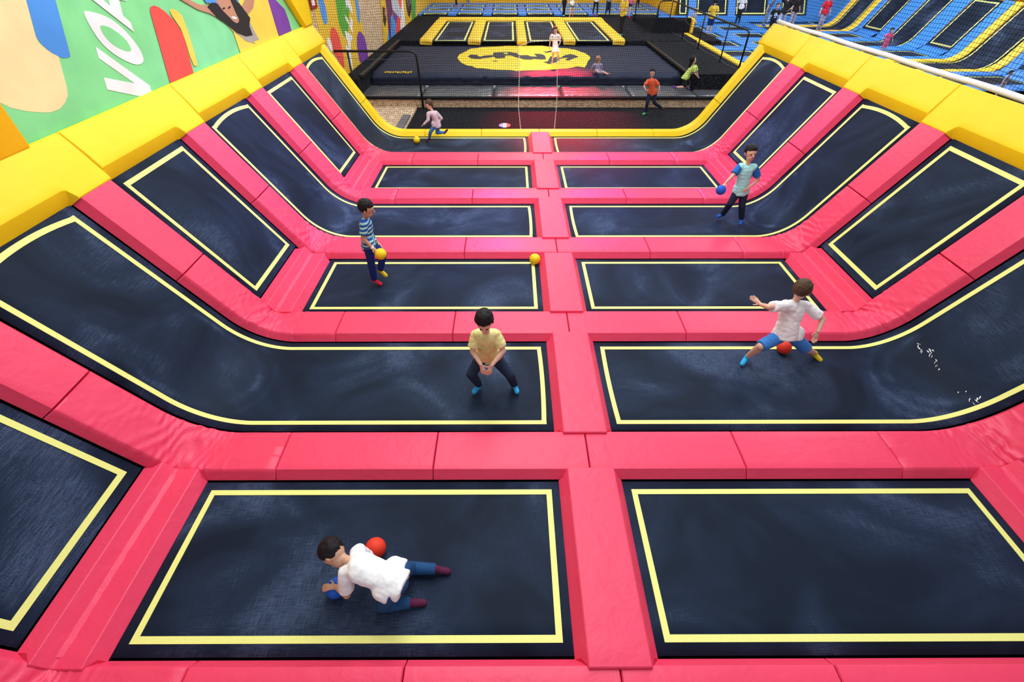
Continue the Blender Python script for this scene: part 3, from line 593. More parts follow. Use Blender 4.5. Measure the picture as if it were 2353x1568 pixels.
# ================================================================= DECKS
DZ = .35
struct('floor_deck_left', bbox(-6.55, -6.02, 17.56, 25.3, -.23, DZ), 'black_carpet')
tag(obj('edge_beam', bbox(-6.06, -5.93, 17.9, 25.2, DZ-.06, DZ+.06, .02), 'black_metal'), 'black padded beam along the left side of the landing bag', 'beam')
tag(obj('edge_beam', bbox(5.63, 5.76, 18.4, 25.2, DZ-.10, DZ+.0, .02), 'black_metal'), 'black padded beam along the right side of the landing bag', 'beam')
struct('floor_deck_far', bbox(-6.55, 9.2, 25.25, 34.25, -.23, DZ), 'black_carpet')
struct('floor_walkway', bbox(5.70, 7.9, 18.45, 25.25, -.23, DZ-.02), 'black_carpet')
# run-up trampolines
xs = [(-4.30, -2.88), (-2.03, -.60), (.13, 1.57), (2.38, 3.86)]
nm4 = ['leftmost', 'second from the left', 'third from the left', 'rightmost']
for k, (a, b) in enumerate(xs):
    t = thing('trampoline', 'dark run-up trampoline framed in yellow beyond the landing bag, '+nm4[k], 'trampoline', ((a+b)/2, 28, DZ), 'run-up trampolines')
    obj('jump_mat', bbox(a-.12, b+.12, 24.95, 31.45, DZ+.0, DZ+.03), 'jump_fabric', t, smooth=False)
    bm = bmesh.new(); z0, z1 = DZ+.03, DZ+.036; w_ = .085
    for q in ((a, b, 25.05, 25.05+.14), (a, b, 31.2, 31.34), (a, a+w_, 25.19, 31.2), (b-w_, b, 25.19, 31.2)): box(bm, *q, z0, z1)
    obj('boundary_tape', bm, 'tape', t, smooth=False)
px = [(-4.97, -4.42), (-2.74, -2.16), (-.46, -.01), (1.70, 2.25), (4.0, 4.55)]
for k, (a, b) in enumerate(px):
    bm = bmesh.new(); rs = []
    for y, z, e in [(24.92, .285, .05), (24.86, .33, .02), (24.86, .40, .0), (24.92, .465, .0), (25.0, .475, .0)]+[(25.0+.65*i, .475, 0) for i in range(1, 11)]+[(31.55, .45, 0)]:
        rs.append([(a+e-.02, y, z-.10 if z > .3 else z-.02), (a+e, y, z-.02), (a+e+.06, y, z), ((a+b)/2, y, z+.012), (b-e-.06, y, z), (b-e, y, z-.02), (b-e+.02, y, z-.10 if z > .3 else z-.02)])
    rings(bm, rs); tag(obj('lane_cushion', bm, 'pale_yellow_vinyl'), 'yellow pad running between the run-up trampolines, %s of five' % ORD[k].replace('nearest', 'first'), 'padding', 'yellow run-up lane pads')
tag(obj('lane_cushion', bbox(-4.95, 4.6, 31.5, 32.6, DZ, DZ+.12, .04), 'pale_yellow_vinyl'), 'yellow pad across the far end of the run-up trampolines', 'padding')
# far blue grid
tag(obj('platform', bbox(-6.5, 9.15, 34.3, 41.15, .1, .30), 'gap_black', smooth=False), 'dark platform under the far blue trampoline grid', 'platform')
gx = [(-6.19, -4.79), (-4.02, -2.6), (-1.83, -.38), (.35, 1.85), (2.57, 4.0), (4.75, 6.22), (6.95, 8.4)]
gy = [(34.5, 35.15), (36.7, 37.45), (38.85, 39.55)]
colw = ['leftmost column', 'second column', 'third column', 'fourth column', 'fifth column', 'sixth column', 'rightmost column']
for j, (y0, y1) in enumerate(gy):
    for i, (x0, x1) in enumerate(gx):
        t = thing('trampoline', 'small trampoline in the far blue grid by the yellow wall, %s, %s row' % (colw[i], ['front', 'middle', 'back'][j]), 'trampoline', ((x0+x1)/2, y0, .3), 'far blue grid trampolines')
        obj('jump_mat', bbox(x0-.08, x1+.08, y0-.1, y1+.15, .30, .395), 'jump_fabric', t, smooth=False)
        bm = bmesh.new()
        for q in ((x0, x1, y0, y0+.1), (x0, x1, y1-.14, y1), (x0, x0+.09, y0+.1, y1-.14), (x1-.09, x1, y0+.1, y1-.14)): box(bm, *q, .395, .40)
        obj('boundary_tape', bm, 'tape', t, smooth=False)
gp = [-6.5]+[v for a, b in gx for v in (a-.12, b+.12)]+[9.15]
for k in range(0, len(gp), 2):
    tag(obj('grid_cushion', bbox(gp[k], gp[k+1], 34.35, 41.0, .3, .42, .02), 'blue_vinyl'), 'blue pad running away between columns of the far grid, %s of eight from the left' % (ORD+['seventh', 'eighth'])[k//2].replace('nearest', 'first'), 'padding', 'blue lengthwise pads of the far grid')
yp = [(35.35, 36.55), (37.65, 38.7), (39.75, 41.15)]
for j, (y0, y1) in enumerate(yp):
    for i, (x0, x1) in enumerate(gx):
        tag(obj('grid_cushion', bbox(x0-.10, x1+.10, y0, min(y1, 41.0), .3, .418, .02), 'blue_vinyl'), 'blue pad behind the %s row of the far grid, %s' % (['front', 'middle', 'back'][j], colw[i]), 'padding', 'blue crosswise pads of the far grid')
struct('wall_far', bbox(-6.6, 9.4, 41.2, 41.5, -.5, 7), 'orange_yellow_vinyl')
struct('wall_partition', bbox(9.2, 9.34, 34.0, 41.2, .2, 6), 'orange_yellow_vinyl')
# dark wedge block and rails beside the walkway
bm = bmesh.new(); a = [bm.verts.new(p) for p in ((6.45, 27.6, DZ), (8.3, 27.6, DZ), (8.9, 33, DZ), (6.45, 32.6, DZ))]; b = [bm.verts.new(p) for p in ((6.45, 27.6, .98), (8.3, 27.6, .98), (8.9, 33, .42), (6.45, 32.6, .42))]
bm.faces.new(a[::-1]); bm.faces.new(b)
for i in range(4): bm.faces.new((a[i], a[(i+1)%4], b[(i+1)%4], b[i]))
tag(obj('ramp_block', bm, 'black_carpet', smooth=False), 'black carpeted wedge block behind the rail gate', 'ramp')
def rail(label, pts, posts, thin, r=.032):
    t = thing('handrail', label, 'railing', posts[0][0])
    bm = bmesh.new(); tube(bm, pts, r, 8); obj('top_rail', bm, 'black_metal', t)
    for a, b in posts: bm = bmesh.new(); tube(bm, [a, b], r*.85, 8); obj('post', bm, 'black_metal', t)
    for q in thin: bm = bmesh.new(); tube(bm, q, .006, 5); obj('cable', bm, 'wood_grey', t)
    return t
z0 = DZ-.03
rail('long black handrail with upright posts along the right walkway', [(7.45, 28.4, 1.60), (7.45, 25.7, 1.59), (7.45, 23.3, 1.59), (7.44, 20.5, 1.60), (7.44, 18.75, 1.60), (7.44, 18.62, 1.55), (7.44, 18.6, 1.4), (7.44, 18.6, z0)],
     [((7.45, y, z0), (7.45, y, 1.59)) for y in (28.4, 25.7, 23.3, 20.5)], [[(7.45, 28.4-9.8*i/20, z0+.12-.05*math.sin(i*PI/5)**2) for i in range(21)], [(7.45, 28.4-9.8*i/20, 1.1-.12*abs(math.sin(i*PI/5))) for i in range(21)]])
rail('black rail gate closing the end of the walkway before the wedge block', [(6.82, 28.55, z0), (6.82, 28.55, 1.40), (6.84, 28.55, 1.5), (6.95, 28.55, 1.58), (7.42, 28.5, 1.60)], [((6.82, 28.55, z0), (6.82, 28.55, .9))], [[(6.82, 28.54, 1.2), (7.1, 28.54, 1.14), (7.45, 28.45, 1.2)]])
rail('single black guard post beside the wedge block', [(6.42, 31.9, DZ), (6.42, 31.9, 1.5)], [((6.42, 31.9, DZ), (6.42, 31.9, 1.5))], [])
rail('black handrail with rounded end standing at the left end of the ledge', [(-6.53, 17.3, 1.21), (-4.05, 17.3, 1.21), (-3.93, 17.3, 1.18), (-3.87, 17.3, 1.08), (-3.86, 17.3, .9), (-3.84, 17.3, -.5)], [((-6.10, 17.3, -.44), (-6.10, 17.3, 1.2))], [[(-6.5, 17.3, 1.05), (-5.6, 17.3, .98), (-4.6, 17.3, .98), (-3.88, 17.3, 1.04)]], .036)
# ================================================================= RIGHT BLUE COURT
BX, BZ = 13.47, .2
struct('floor_right', bbox(7.9, 24, 12.5, 36, -.1, .10), 'gap_black')
tag(obj('curb_cushion', bbox(8.02, 8.32, 17.0, 28.3, .1, .36, .04), 'pale_yellow_vinyl'), 'long yellow pad separating the walkway from the blue court', 'padding')
tag(obj('carpet_strip', bbox(7.5, 8.03, 17.0, 27.6, .1, DZ-.06), 'black_carpet', smooth=False), 'narrow black carpet strip between handrail and yellow curb', 'carpet')
tag(obj('curb_cushion', bbox(8.35, 8.5, 27.5, 28.4, .1, .95, .04), 'pale_yellow_vinyl'), 'yellow edge pad on the side of the wedge block', 'padding')
rw = ['nearest', 'second', 'third', 'fourth', 'fifth', 'sixth', 'seventh']
rowsB = [(17.4, 18.66), (19.85, 21.15), (22.35, 23.6), (24.75, 26.05), (27.2, 28.5), (29.6, 30.9), (31.9, 33.0)]
def flat_tr(label, x0, x1, y0, y1, z, group):
    t = thing('trampoline', label, 'trampoline', ((x0+x1)/2, y0, z), group)
    obj('jump_mat', bbox(x0-.09, x1+.09, y0-.09, y1+.09, z-.02, z), 'jump_fabric', t, smooth=False); bm = bmesh.new(); w_ = .055
    for q in ((x0, x1, y0, y0+w_), (x0, x1, y1-w_, y1), (x0, x0+w_, y0+w_, y1-w_), (x1-w_, x1, y0+w_, y1-w_)): box(bm, *q, z, z+.005)
    obj('boundary_tape', bm, 'tape', t, smooth=False); return t
for i, (y0, y1) in enumerate(rowsB):
    for j, (x0, x1) in enumerate([(8.48, 9.92), (10.9, 12.35)]):
        flat_tr('flat trampoline in the right blue court, %s column from the walkway, %s row' % (['first', 'second'][j], rw[i]), x0, x1, y0, y1, BZ, 'flat trampolines of the blue court')
    if i % 2 == 0:
        flat_tr('flat trampoline at the foot of the blue bank, %s row' % rw[i], 13.35, 17.14, y0, y1, BZ, 'flat trampolines of the blue court')
        if i < 6: trampoline('tilted trampoline on the blue bank at far right, %s row' % rw[i], .385, 2.2, y0, y1, .15, 1, BX, BZ, 'tilted trampolines of the blue court', w_=.055)
    else:
        trampoline('long curved trampoline running up the blue bank, %s row' % rw[i], 13.35-BX-XI, 2.2, y0, y1, .911, 1, BX, BZ, 'curved trampolines of the blue court', w_=.055)
tr_ = [16.6]+[v for r in rowsB for v in (r[0]-.11, r[1]+.11)]+[33.4]
for k in range(0, len(tr_), 2):
    y0, y1 = tr_[k], tr_[k+1]
    g = k//2; lab_ = (['before the nearest row']+['between %s and %s row' % (rw[i], rw[i+1]) for i in range(6)]+['behind the last row'])[g]
    for j, (x0, x1) in enumerate([(8.36, 10.02), (10.80, 12.46)]):
        tag(obj('blue_cushion', bbox(x0, x1, y0, y1, .1, BZ+.045, .02), 'blue_vinyl'), 'blue pad %s of the blue court, %s column' % (lab_, ['first', 'second'][j]), 'padding', 'blue crosswise pads of the right court')
    if g < 7:
        Rn, Rf = ((.2, .911) if g % 2 == 1 else (.911, .2)); Rn, Rf = (Rf, Rn) if g == 0 else (Rn, Rf)
        # curved row lies behind when g is odd
        parts = [(y0, y1, 'blue_vinyl')]
        if g in (1, 5): parts = [(y0, y1-.42, 'blue_vinyl'), (y1-.42, y1, 'pale_yellow_vinyl')]
        if g in (2, 6): parts = [(y0, y0+.42, 'pale_yellow_vinyl'), (y0+.42, y1, 'blue_vinyl')]
        for (a, b, mt) in parts:
            col = 'yellow' if 'yellow' in mt else 'blue'
            R1 = .911 if col == 'yellow' else Rn; R2 = .911 if col == 'yellow' else Rf
            if len(parts) > 1 and col == 'blue': R1 = R2 = .5
            bm = cross_pad(13.25-BX-XI, 2.30, a, b, R1, R2, 1, wr=.004, dx=BX, dz=BZ, seed=g+90, bev=.05, H=.055)
            tag(obj(col+'_cushion', bm, mt), '%s pad sweeping up the blue bank %s' % (col, lab_), 'padding', col+' bank pads of the right court')
for i in (0, 2, 4):
    y0, y1 = rowsB[i]
    bm = chamfer_pad((-.345, .285, .055, .065, [-.2, -.13, -.06, 0, .06, .13]), y0-.1, y1+.1, lambda q, y, h: (lambda r: (r[0], y, r[1]))(surf(q, h, .24, 1, BX, BZ)))
    tag(obj('blue_cushion', bm, 'blue_vinyl'), 'blue folded pad at the foot of the bank, %s row' % rw[i], 'padding', 'blue valley pads')
tag(obj('column_cushion', bbox(10.05, 10.78, 16.6, 32.9, .12, BZ+.06, .02), 'blue_vinyl'), 'long blue pad between first and second column of the blue court', 'padding')
tag(obj('column_cushion', bbox(12.48, 13.22, 16.6, 32.9, .12, BZ+.06, .02), 'blue_vinyl'), 'long blue pad between second column and the bank rows', 'padding')
bm = cross_pad(2.32, 2.95, 16.6, 31.8, .2, .2, 1, H=.13, bev=.02, dx=BX, dz=BZ)
tag(obj('top_cushion', bm, 'orange_yellow_vinyl'), 'yellow pad along the top of the blue bank', 'padding')
# end wall bank of the blue court: the same section turned to face the camera
def surf_y(p, h):
    x, z = surf(p, h, .15); return x-XI+33.32, z+BZ
ex = [(9.45, 9.88), (10.54, 12.26), (12.9, 14.64), (15.68, 17.03)]
for k, (x0, x1) in enumerate(ex):
    t = thing('trampoline', 'tilted trampoline on the end bank of the blue court, %s from the left' % ['first', 'second', 'third', 'fourth'][k], 'trampoline', ((x0+x1)/2, 33.8, .6), 'end bank trampolines')
    def sheet(pa, pb, xa, xb, h0, h1):
        bm = bmesh.new(); V = [bm.verts.new((x, *surf_y(p, h))) for h in (h0, h1) for p, x in ((pa, xa), (pa, xb), (pb, xb), (pb, xa))]
        for f in ((0,3,2,1),(4,5,6,7),(0,1,5,4),(1,2,6,5),(2,3,7,6),(3,0,4,7)): bm.faces.new([V[i] for i in f])
        return bm
    obj('jump_mat', sheet(.28, 3.1, x0-.09, x1+.09, -.02, 0), 'jump_fabric', t, smooth=False)
    for q in ((.385, .45, x0, x1), (.45, 2.9, x0, x0+.065), (.45, 2.9, x1-.065, x1), (2.9, 2.96, x0, x1)): obj('boundary_tape', sheet(q[0], q[1], q[2], q[3], .001, .006), 'tape', t, smooth=False)
for k, (a, b) in enumerate([(9.98, 10.44), (12.36, 12.8), (14.74, 15.58), (17.13, 19.8)]):
    tag(obj('blue_cushion', sheet(.2, 3.4, a, b, -.01, .09), 'blue_vinyl', smooth=False), 'upright blue pad on the end bank of the blue court, %s from the left' % (ORD[k].replace('nearest', 'first')), 'padding', 'upright blue pads of the end bank')
bm = bmesh.new(); rs = []
for x in (8.2, 12, 16, 19.8): rs.append([(x, *surf_y(p, h)) for p, h in ((-.45, -.02), (-.42, .06), (-.35, .1), (0, .1), (.2, .1), (.27, .06), (.29, -.01), (0, -.03))])
rings(bm, rs); tag(obj('blue_cushion', bm, 'blue_vinyl'), 'long blue pad along the foot of the end bank', 'padding')
struct('wall_right', bbox(21.5, 21.8, 10, 40, 0, 7), 'orange_yellow_vinyl')
struct('wall_back', bbox(9.7, 21.5, 36.4, 36.7, 0, 7), 'orange_yellow_vinyl')
JOINTS = {
'polo': dict(pelvis=(-2.848,5.83,0.679), neck=(-2.808,5.83,1.068), head=(-2.758,5.83,1.216), rsho=(-2.8,5.71,1.057), relb=(-2.839,5.66,0.851), rwri=(-2.749,5.67,0.707), rhan=(-2.708,5.68,0.645), lsho=(-2.838,5.95,0.974), lelb=(-2.836,6.0,0.74), lwri=(-2.759,5.99,0.602), lhan=(-2.706,5.95,0.566), rhip=(-2.826,5.76,0.676), rkne=(-2.844,5.75,0.398), rank=(-2.865,5.77,0.091), rtoe=(-2.778,5.75,0.041), lhip=(-2.835,5.9,0.639), lkne=(-2.689,5.89,0.454), lank=(-2.776,5.88,0.192), ltoe=(-2.73,5.87,0.144)),
'ball_hold': dict(pelvis=(3.315,7.76,0.653), neck=(3.28,7.76,1.106), head=(3.268,7.76,1.288), rsho=(3.156,7.76,1.054), relb=(3.048,7.68,0.927), rwri=(2.952,7.64,0.829), rhan=(2.912,7.61,0.78), lsho=(3.431,7.76,1.039), lelb=(3.556,7.76,0.841), lwri=(3.41,7.64,0.775), lhan=(3.357,7.62,0.729), rhip=(3.271,7.76,0.621), rkne=(3.203,7.73,0.414), rank=(3.213,7.91,0.105), rtoe=(3.069,7.84,0.096), lhip=(3.386,7.76,0.604), lkne=(3.409,7.7,0.378), lank=(3.505,7.73,0.107), ltoe=(3.469,7.64,0.066)),
'crouch': dict(pelvis=(-1.037,3.67,0.527), neck=(-1.037,3.57,0.934), head=(-1.044,3.49,1.129), rsho=(-1.152,3.6,0.86), relb=(-1.188,3.52,0.695), rwri=(-1.095,3.37,0.647), rhan=(-1.062,3.34,0.534), lsho=(-0.931,3.6,0.859), lelb=(-0.862,3.52,0.707), lwri=(-0.981,3.37,0.634), lhan=(-1.025,3.34,0.52), rhip=(-1.105,3.64,0.502), rkne=(-1.22,3.5,0.368), rank=(-1.152,3.6,0.088), rtoe=(-1.218,3.5,0.063), lhip=(-0.964,3.64,0.502), lkne=(-0.789,3.52,0.332), lank=(-0.738,3.62,0.065), ltoe=(-0.703,3.5,0.062)),
'runner': dict(pelvis=(2.46,4.02,0.541), neck=(2.459,4.12,0.9), head=(2.469,4.12,1.063), lsho=(2.302,4.05,0.891), lelb=(2.074,3.96,0.949), lwri=(2.071,4.1,0.878), lhan=(2.05,4.14,0.885), rsho=(2.642,4.12,0.825), relb=(2.825,4.04,0.709), rwri=(2.751,3.92,0.626), rhan=(2.741,3.9,0.537), lhip=(2.411,4.02,0.459), lkne=(2.174,3.92,0.397), lank=(2.169,4.05,0.086), ltoe=(2.08,3.96,0.053), rhip=(2.603,4.02,0.445), rkne=(2.801,4.0,0.279), rank=(3.07,4.14,0.073), rtoe=(3.157,4.08,0.008)),
'crawl': dict(pelvis=(-1.673,1.339,0.33), neck=(-2.012,1.448,0.42), head=(-2.154,1.51,0.43), lsho=(-2.051,1.379,0.36), lelb=(-2.073,1.313,0.14), lwri=(-2.166,1.363,0.17), lhan=(-2.216,1.36,0.17), rsho=(-1.987,1.554,0.38), relb=(-1.954,1.578,0.14), rwri=(-2.085,1.569,0.06), rhan=(-2.156,1.552,0.05), lhip=(-1.696,1.272,0.31), lkne=(-1.794,1.263,0.06), lank=(-1.578,1.284,0.06), ltoe=(-1.464,1.294,0.04), rhip=(-1.632,1.429,0.31), rkne=(-1.618,1.542,0.07), rank=(-1.407,1.535,0.07), rtoe=(-1.315,1.532,0.04)),
'far_runner': dict(pelvis=(-2.658,12.3,0.422), neck=(-2.733,12.3,0.73), head=(-2.802,12.3,0.88), rsho=(-2.837,12.22,0.691), relb=(-2.847,12.18,0.56), rwri=(-2.967,12.16,0.463), rhan=(-3.052,12.16,0.4), lsho=(-2.652,12.38,0.668), lelb=(-2.546,12.4,0.539), lwri=(-2.646,12.4,0.435), lhan=(-2.718,12.4,0.393), rhip=(-2.712,12.26,0.392), rkne=(-2.836,12.24,0.261), rank=(-2.901,12.3,0.07), rtoe=(-2.993,12.27,0.025), lhip=(-2.634,12.35,0.386), lkne=(-2.68,12.3,0.221), lank=(-2.493,12.42,0.195), ltoe=(-2.433,12.44,0.253)),
'orange': dict(pelvis=(3.921,16.6,0.171), neck=(3.813,16.6,0.553), head=(3.805,16.6,0.727), rsho=(3.699,16.6,0.49), relb=(3.588,16.5,0.36), rwri=(3.638,16.4,0.281), rhan=(3.709,16.38,0.26), lsho=(3.968,16.6,0.49), lelb=(4.101,16.55,0.349), lwri=(4.096,16.48,0.225), lhan=(4.079,16.46,0.152), rhip=(3.84,16.6,0.145), rkne=(3.795,16.52,-0.15), rank=(3.83,16.6,-0.454), rtoe=(3.679,16.55,-0.495), lhip=(4.013,16.6,0.146), lkne=(4.031,16.55,-0.131), lank=(4.361,16.7,-0.33), ltoe=(4.465,16.7,-0.398)),
'neon': dict(pelvis=(5.336,17.9,0.337), neck=(5.548,17.9,0.681), head=(5.484,17.9,0.862), rsho=(5.53,17.8,0.635), relb=(5.592,17.78,0.494), rwri=(5.708,17.78,0.402), rhan=(5.768,17.78,0.349), lsho=(5.666,18.0,0.636), lelb=(5.74,18.0,0.478), lwri=(5.819,18.0,0.357), lhan=(5.861,18.0,0.317), rhip=(5.314,17.84,0.296), rkne=(5.378,17.8,0.06), rank=(5.044,17.8,0.046), rtoe=(4.92,17.8,0.115), lhip=(5.409,17.96,0.298), lkne=(5.566,18.0,0.099), lank=(5.525,18.0,0.016), ltoe=(5.629,18.0,-0.026)),
'seated': dict(pelvis=(2.49,19.4,0.203), neck=(2.487,19.4,0.486), head=(2.487,19.4,0.612), rsho=(2.362,19.4,0.444), relb=(2.295,19.5,0.298), rwri=(2.248,19.55,0.202), rhan=(2.236,19.55,0.159), lsho=(2.606,19.4,0.444), lelb=(2.656,19.5,0.298), lwri=(2.721,19.5,0.183), lhan=(2.749,19.45,0.164), rhip=(2.443,19.4,0.188), rkne=(2.434,19.1,0.304), rank=(2.489,19.0,0.267), rtoe=(2.508,18.95,0.305), lhip=(2.558,19.4,0.188), lkne=(2.736,19.3,0.208), lank=(2.835,19.1,0.205), ltoe=(2.87,19.05,0.243)),
'white_dress': dict(pelvis=(0.99,20.9,0.791), neck=(0.948,20.9,1.19), head=(0.956,20.9,1.315), rsho=(0.815,20.9,1.147), relb=(0.777,20.92,0.96), rwri=(0.768,20.88,0.779), rhan=(0.772,20.87,0.693), lsho=(1.102,20.9,1.147), lelb=(1.18,20.9,1.006), lwri=(1.145,20.78,0.881), lhan=(1.093,20.75,0.857), rhip=(0.924,20.9,0.762), rkne=(0.917,20.85,0.536), rank=(0.901,20.9,0.289), rtoe=(0.865,20.84,0.24), lhip=(1.061,20.9,0.762), lkne=(1.082,20.8,0.588), lank=(1.164,21.0,0.377), ltoe=(1.201,20.98,0.32)),
}
# ================================================================= PEOPLE
DG = bpy.context.evaluated_depsgraph_get
def capsule(bm, a, b, ra, rb, n=12, flat=None, ca=1, cb=1):
    """tapered limb with round ends, flat=(scale,axis) squashes across axis"""
    a, b = Vector(a), Vector(b); d = b-a; L = max(d.length, 1e-4); d = d/L; u, v = frame_of(d); rs = []
    if flat:
        ax = Vector(flat[1]); ax = ax-d*ax.dot(d)
        if ax.length > 1e-3: v = ax.normalized(); u = v.cross(d).normalized()
    fs = flat[0] if flat else 1
    def ring(c, r): return [c+(u*math.cos(2*PI*k/n)+v*math.sin(2*PI*k/n)*fs)*r for k in range(n)]
    for t in (80, 60, 40, 20): rs.append(ring(a-d*ra*ca*math.sin(R_(t)), ra*(math.cos(R_(t)) if ca == 1 else math.cos(R_(t))**.35)))
    K = max(1, int(L/.06))
    for i in range(K+1): rs.append(ring(a+d*L*i/K, ra+(rb-ra)*i/K))
    for t in (20, 40, 60, 80): rs.append(ring(b+d*rb*cb*math.sin(R_(t)), rb*(math.cos(R_(t)) if cb == 1 else math.cos(R_(t))**.35)))
    rings(bm, rs)
def ell(bm, c, r, M=None, n=16):
    rr = [];
    for i in range(1, n):
        t = PI*i/n; rr.append([Vector((r[0]*math.sin(t)*math.cos(2*PI*k/n), r[1]*math.sin(t)*math.sin(2*PI*k/n), r[2]*math.cos(t))) for k in range(n)])
    rr = [[(M @ p if M else p)+Vector(c) for p in q] for q in rr]
    rings(bm, rr)
def fuse(name, bm, mat, parent, voxel, it=6, fac=.6):
    bmesh.ops.recalc_face_normals(bm, faces=bm.faces)
    me = bpy.data.meshes.new(name+'_raw'); bm.to_mesh(me); bm.free()
    o = bpy.data.objects.new(name+'_raw', me); C.objects.link(o)
    m = o.modifiers.new('v', 'REMESH'); m.mode = 'VOXEL'; m.voxel_size = voxel; m.use_smooth_shade = True
    s = o.modifiers.new('s', 'SMOOTH'); s.iterations = it; s.factor = fac
    dg = DG(); dg.update(); me2 = bpy.data.meshes.new_from_object(o.evaluated_get(dg)); me2.name = name
    bpy.data.objects.remove(o); me2.materials.clear(); me2.materials.append(MATS[mat]); me2.shade_smooth()
    r = bpy.data.objects.new(name, me2); C.objects.link(r)
    if parent: r.parent = parent; r.matrix_parent_inverse = Matrix.Translation(-Vector(parent.location))
    return r
def person(label, J, H, face, top, bottom, hair, shoes, skin='skin', vox=.009, sleeve='short', legs='long', hairlen=0, topfit=1.0, hands=True, group=None, skirt=False, chest=None, facedown=0, curl=None, sleevemat=None):
    J = {k: Vector(v) for k, v in J.items()}
    face = Vector(face).normalized(); s = H/1.35; hs = s*1.1; k_ = {k: v for k, v in J.items()}
    head = J['head']; neck = J['neck']; pel = J['pelvis']
    upv = (head-neck).normalized(); face = (face-upv*face.dot(upv)*.9).normalized(); rightv = face.cross(upv).normalized(); upv = rightv.cross(face).normalized()
    HM = Matrix((rightv, face, upv)).transposed()      # columns: right, forward, up
    low = min((J[k].z for k in ('lank', 'rank', 'ltoe', 'rtoe')))
    t = thing('person', label, 'person', (pel.x, pel.y, low-.04*s), group)
    # shoulder axis, trunk front
    ax = (J['rsho']-J['lsho']).normalized(); spine = (neck-pel).normalized(); front = ax.cross(spine).normalized()
    if chest: front = Vector(chest).normalized()
    chestp = pel.lerp(neck, .72); belly = pel.lerp(neck, .35)
    bm = bmesh.new()
    # trunk
    capsule(bm, pel, belly, .092*s, .088*s, flat=(.74, front)); capsule(bm, belly, chestp, .088*s, .104*s, flat=(.72, front))
    capsule(bm, chestp+spine*.02, J['lsho'].lerp(neck, .25), .07*s, .048*s); capsule(bm, chestp+spine*.02, J['rsho'].lerp(neck, .25), .07*s, .048*s)
    capsule(bm, neck-spine*.03*s, head-upv*.05*s, .040*s, .037*s)
    # head
    ell(bm, head+upv*.018*hs-face*.006*hs, (.076*hs, .092*hs, .092*hs), HM); ell(bm, head-upv*.048*hs+face*.020*hs, (.054*hs, .062*hs, .058*hs), HM)
    if vox < .012:
        capsule(bm, head+face*.083*hs+upv*.008*hs, head+face*.098*hs-upv*.018*hs, .008*hs, .012*hs, 8)
        capsule(bm, head+face*.074*hs-upv*.048*hs-rightv*.016*hs, head+face*.074*hs-upv*.048*hs+rightv*.016*hs, .009*hs, .009*hs, 8)
        for q in (-1, 1): ell(bm, head+rightv*q*.078*hs-face*.006*hs-upv*.004*hs, (.010*hs, .018*hs, .026*hs), HM, 8); ell(bm, head+rightv*q*.028*hs+face*.066*hs+upv*.018*hs, (.022*hs, .012*hs, .012*hs), HM, 8)
    for S in 'lr':
        sh, el, wr, ha = J[S+'sho'], J[S+'elb'], J[S+'wri'], J[S+'han']
        capsule(bm, sh, el, .042*s, .032*s); capsule(bm, el, wr, .032*s, .021*s)
        d = (ha-wr); d = d.normalized() if d.length > 1e-3 else (wr-el).normalized()
        if hands and vox < .012:
            other = curl.get(S) if curl else None
            palmn = (other-wr).normalized() if other is not None else -front
            palmn = palmn-d*palmn.dot(d); palmn = palmn.normalized() if palmn.length > .05 else frame_of(d)[1]
            sidev = d.cross(palmn).normalized(); thumb_side = sidev if S == 'r' else -sidev
            pc = wr+d*.045*s
            capsule(bm, wr+d*.01*s, pc+d*.018*s, .021*s, .027*s, flat=(.55, palmn))
            bend = .95 if other is not None else .35
            for f in range(4):
                base = pc+d*.026*s+sidev*(f-1.5)*.0165*s; L = (.022, .026, .025, .019)[f if S == 'l' else 3-f]*s*1.15
                q0 = base; dd = d.copy()
                for seg in range(3):
                    dd = (dd+palmn*bend*.5).normalized(); q1 = q0+dd*L*(1, .8, .65)[seg]; capsule(bm, q0, q1, .0075*s, .0068*s, 7); q0 = q1
            q0 = wr+d*.022*s+thumb_side*.018*s; dd = (d*.6+thumb_side*.8+palmn*.3).normalized(); q1 = q0+dd*.028*s; capsule(bm, q0, q1, .0095*s, .0085*s, 7)
            dd = (dd+d*.6+palmn*.4).normalized(); capsule(bm, q1, q1+dd*.022*s, .0085*s, .0075*s, 7)
        else: capsule(bm, wr, wr+d*.085*s, .020*s, .022*s, flat=(.6, front))
        hp, kn, an, to = J[S+'hip'], J[S+'kne'], J[S+'ank'], J[S+'toe']
        capsule(bm, hp, kn, .066*s, .046*s); capsule(bm, kn, kn.lerp(an, .35), .045*s, .046*s); capsule(bm, kn.lerp(an, .35), an, .046*s, .029*s)
        fd = (to-an); fd = fd.normalized()*.10*s; capsule(bm, an-fd*.15+Vector((0, 0, -.012*s)), an+fd+Vector((0, 0, -.018*s)) if to.z > an.z-.2 else to, .028*s, .024*s)
    fuse('body', bm, skin, t, vox if vox > .012 else .0046, 6 if vox > .012 else 4, .6 if vox > .012 else .5)
    # top
    e = .014*s*topfit; slv = bmesh.new()
    bm = bmesh.new()
    lowp = pel-spine*(.075*s) if not skirt else pel-spine*.06*s
    capsule(bm, lowp, belly, .108*s+e, .092*s+e, 20, flat=(.84, front), ca=.12); capsule(bm, belly, chestp, .094*s+e, .106*s+e, 16, flat=(.76, front))
    for S in 'lr':
        sh, el = J[S+'sho'], J[S+'elb']; capsule(bm, chestp+spine*.03*s, sh.lerp(neck, .2), .07*s+e, .050*s+e*.6)
        capsule(slv if sleevemat else bm, sh, sh.lerp(el, .72 if sleeve == 'short' else 1), .047*s+e*.5, (.050*s if sleeve == 'short' else .036*s)+e*.7, cb=.12 if sleeve == 'short' else 1)
        if sleeve == 'long': capsule(bm, el, J[S+'wri'], .038*s+e*.4, .028*s+e*.3)
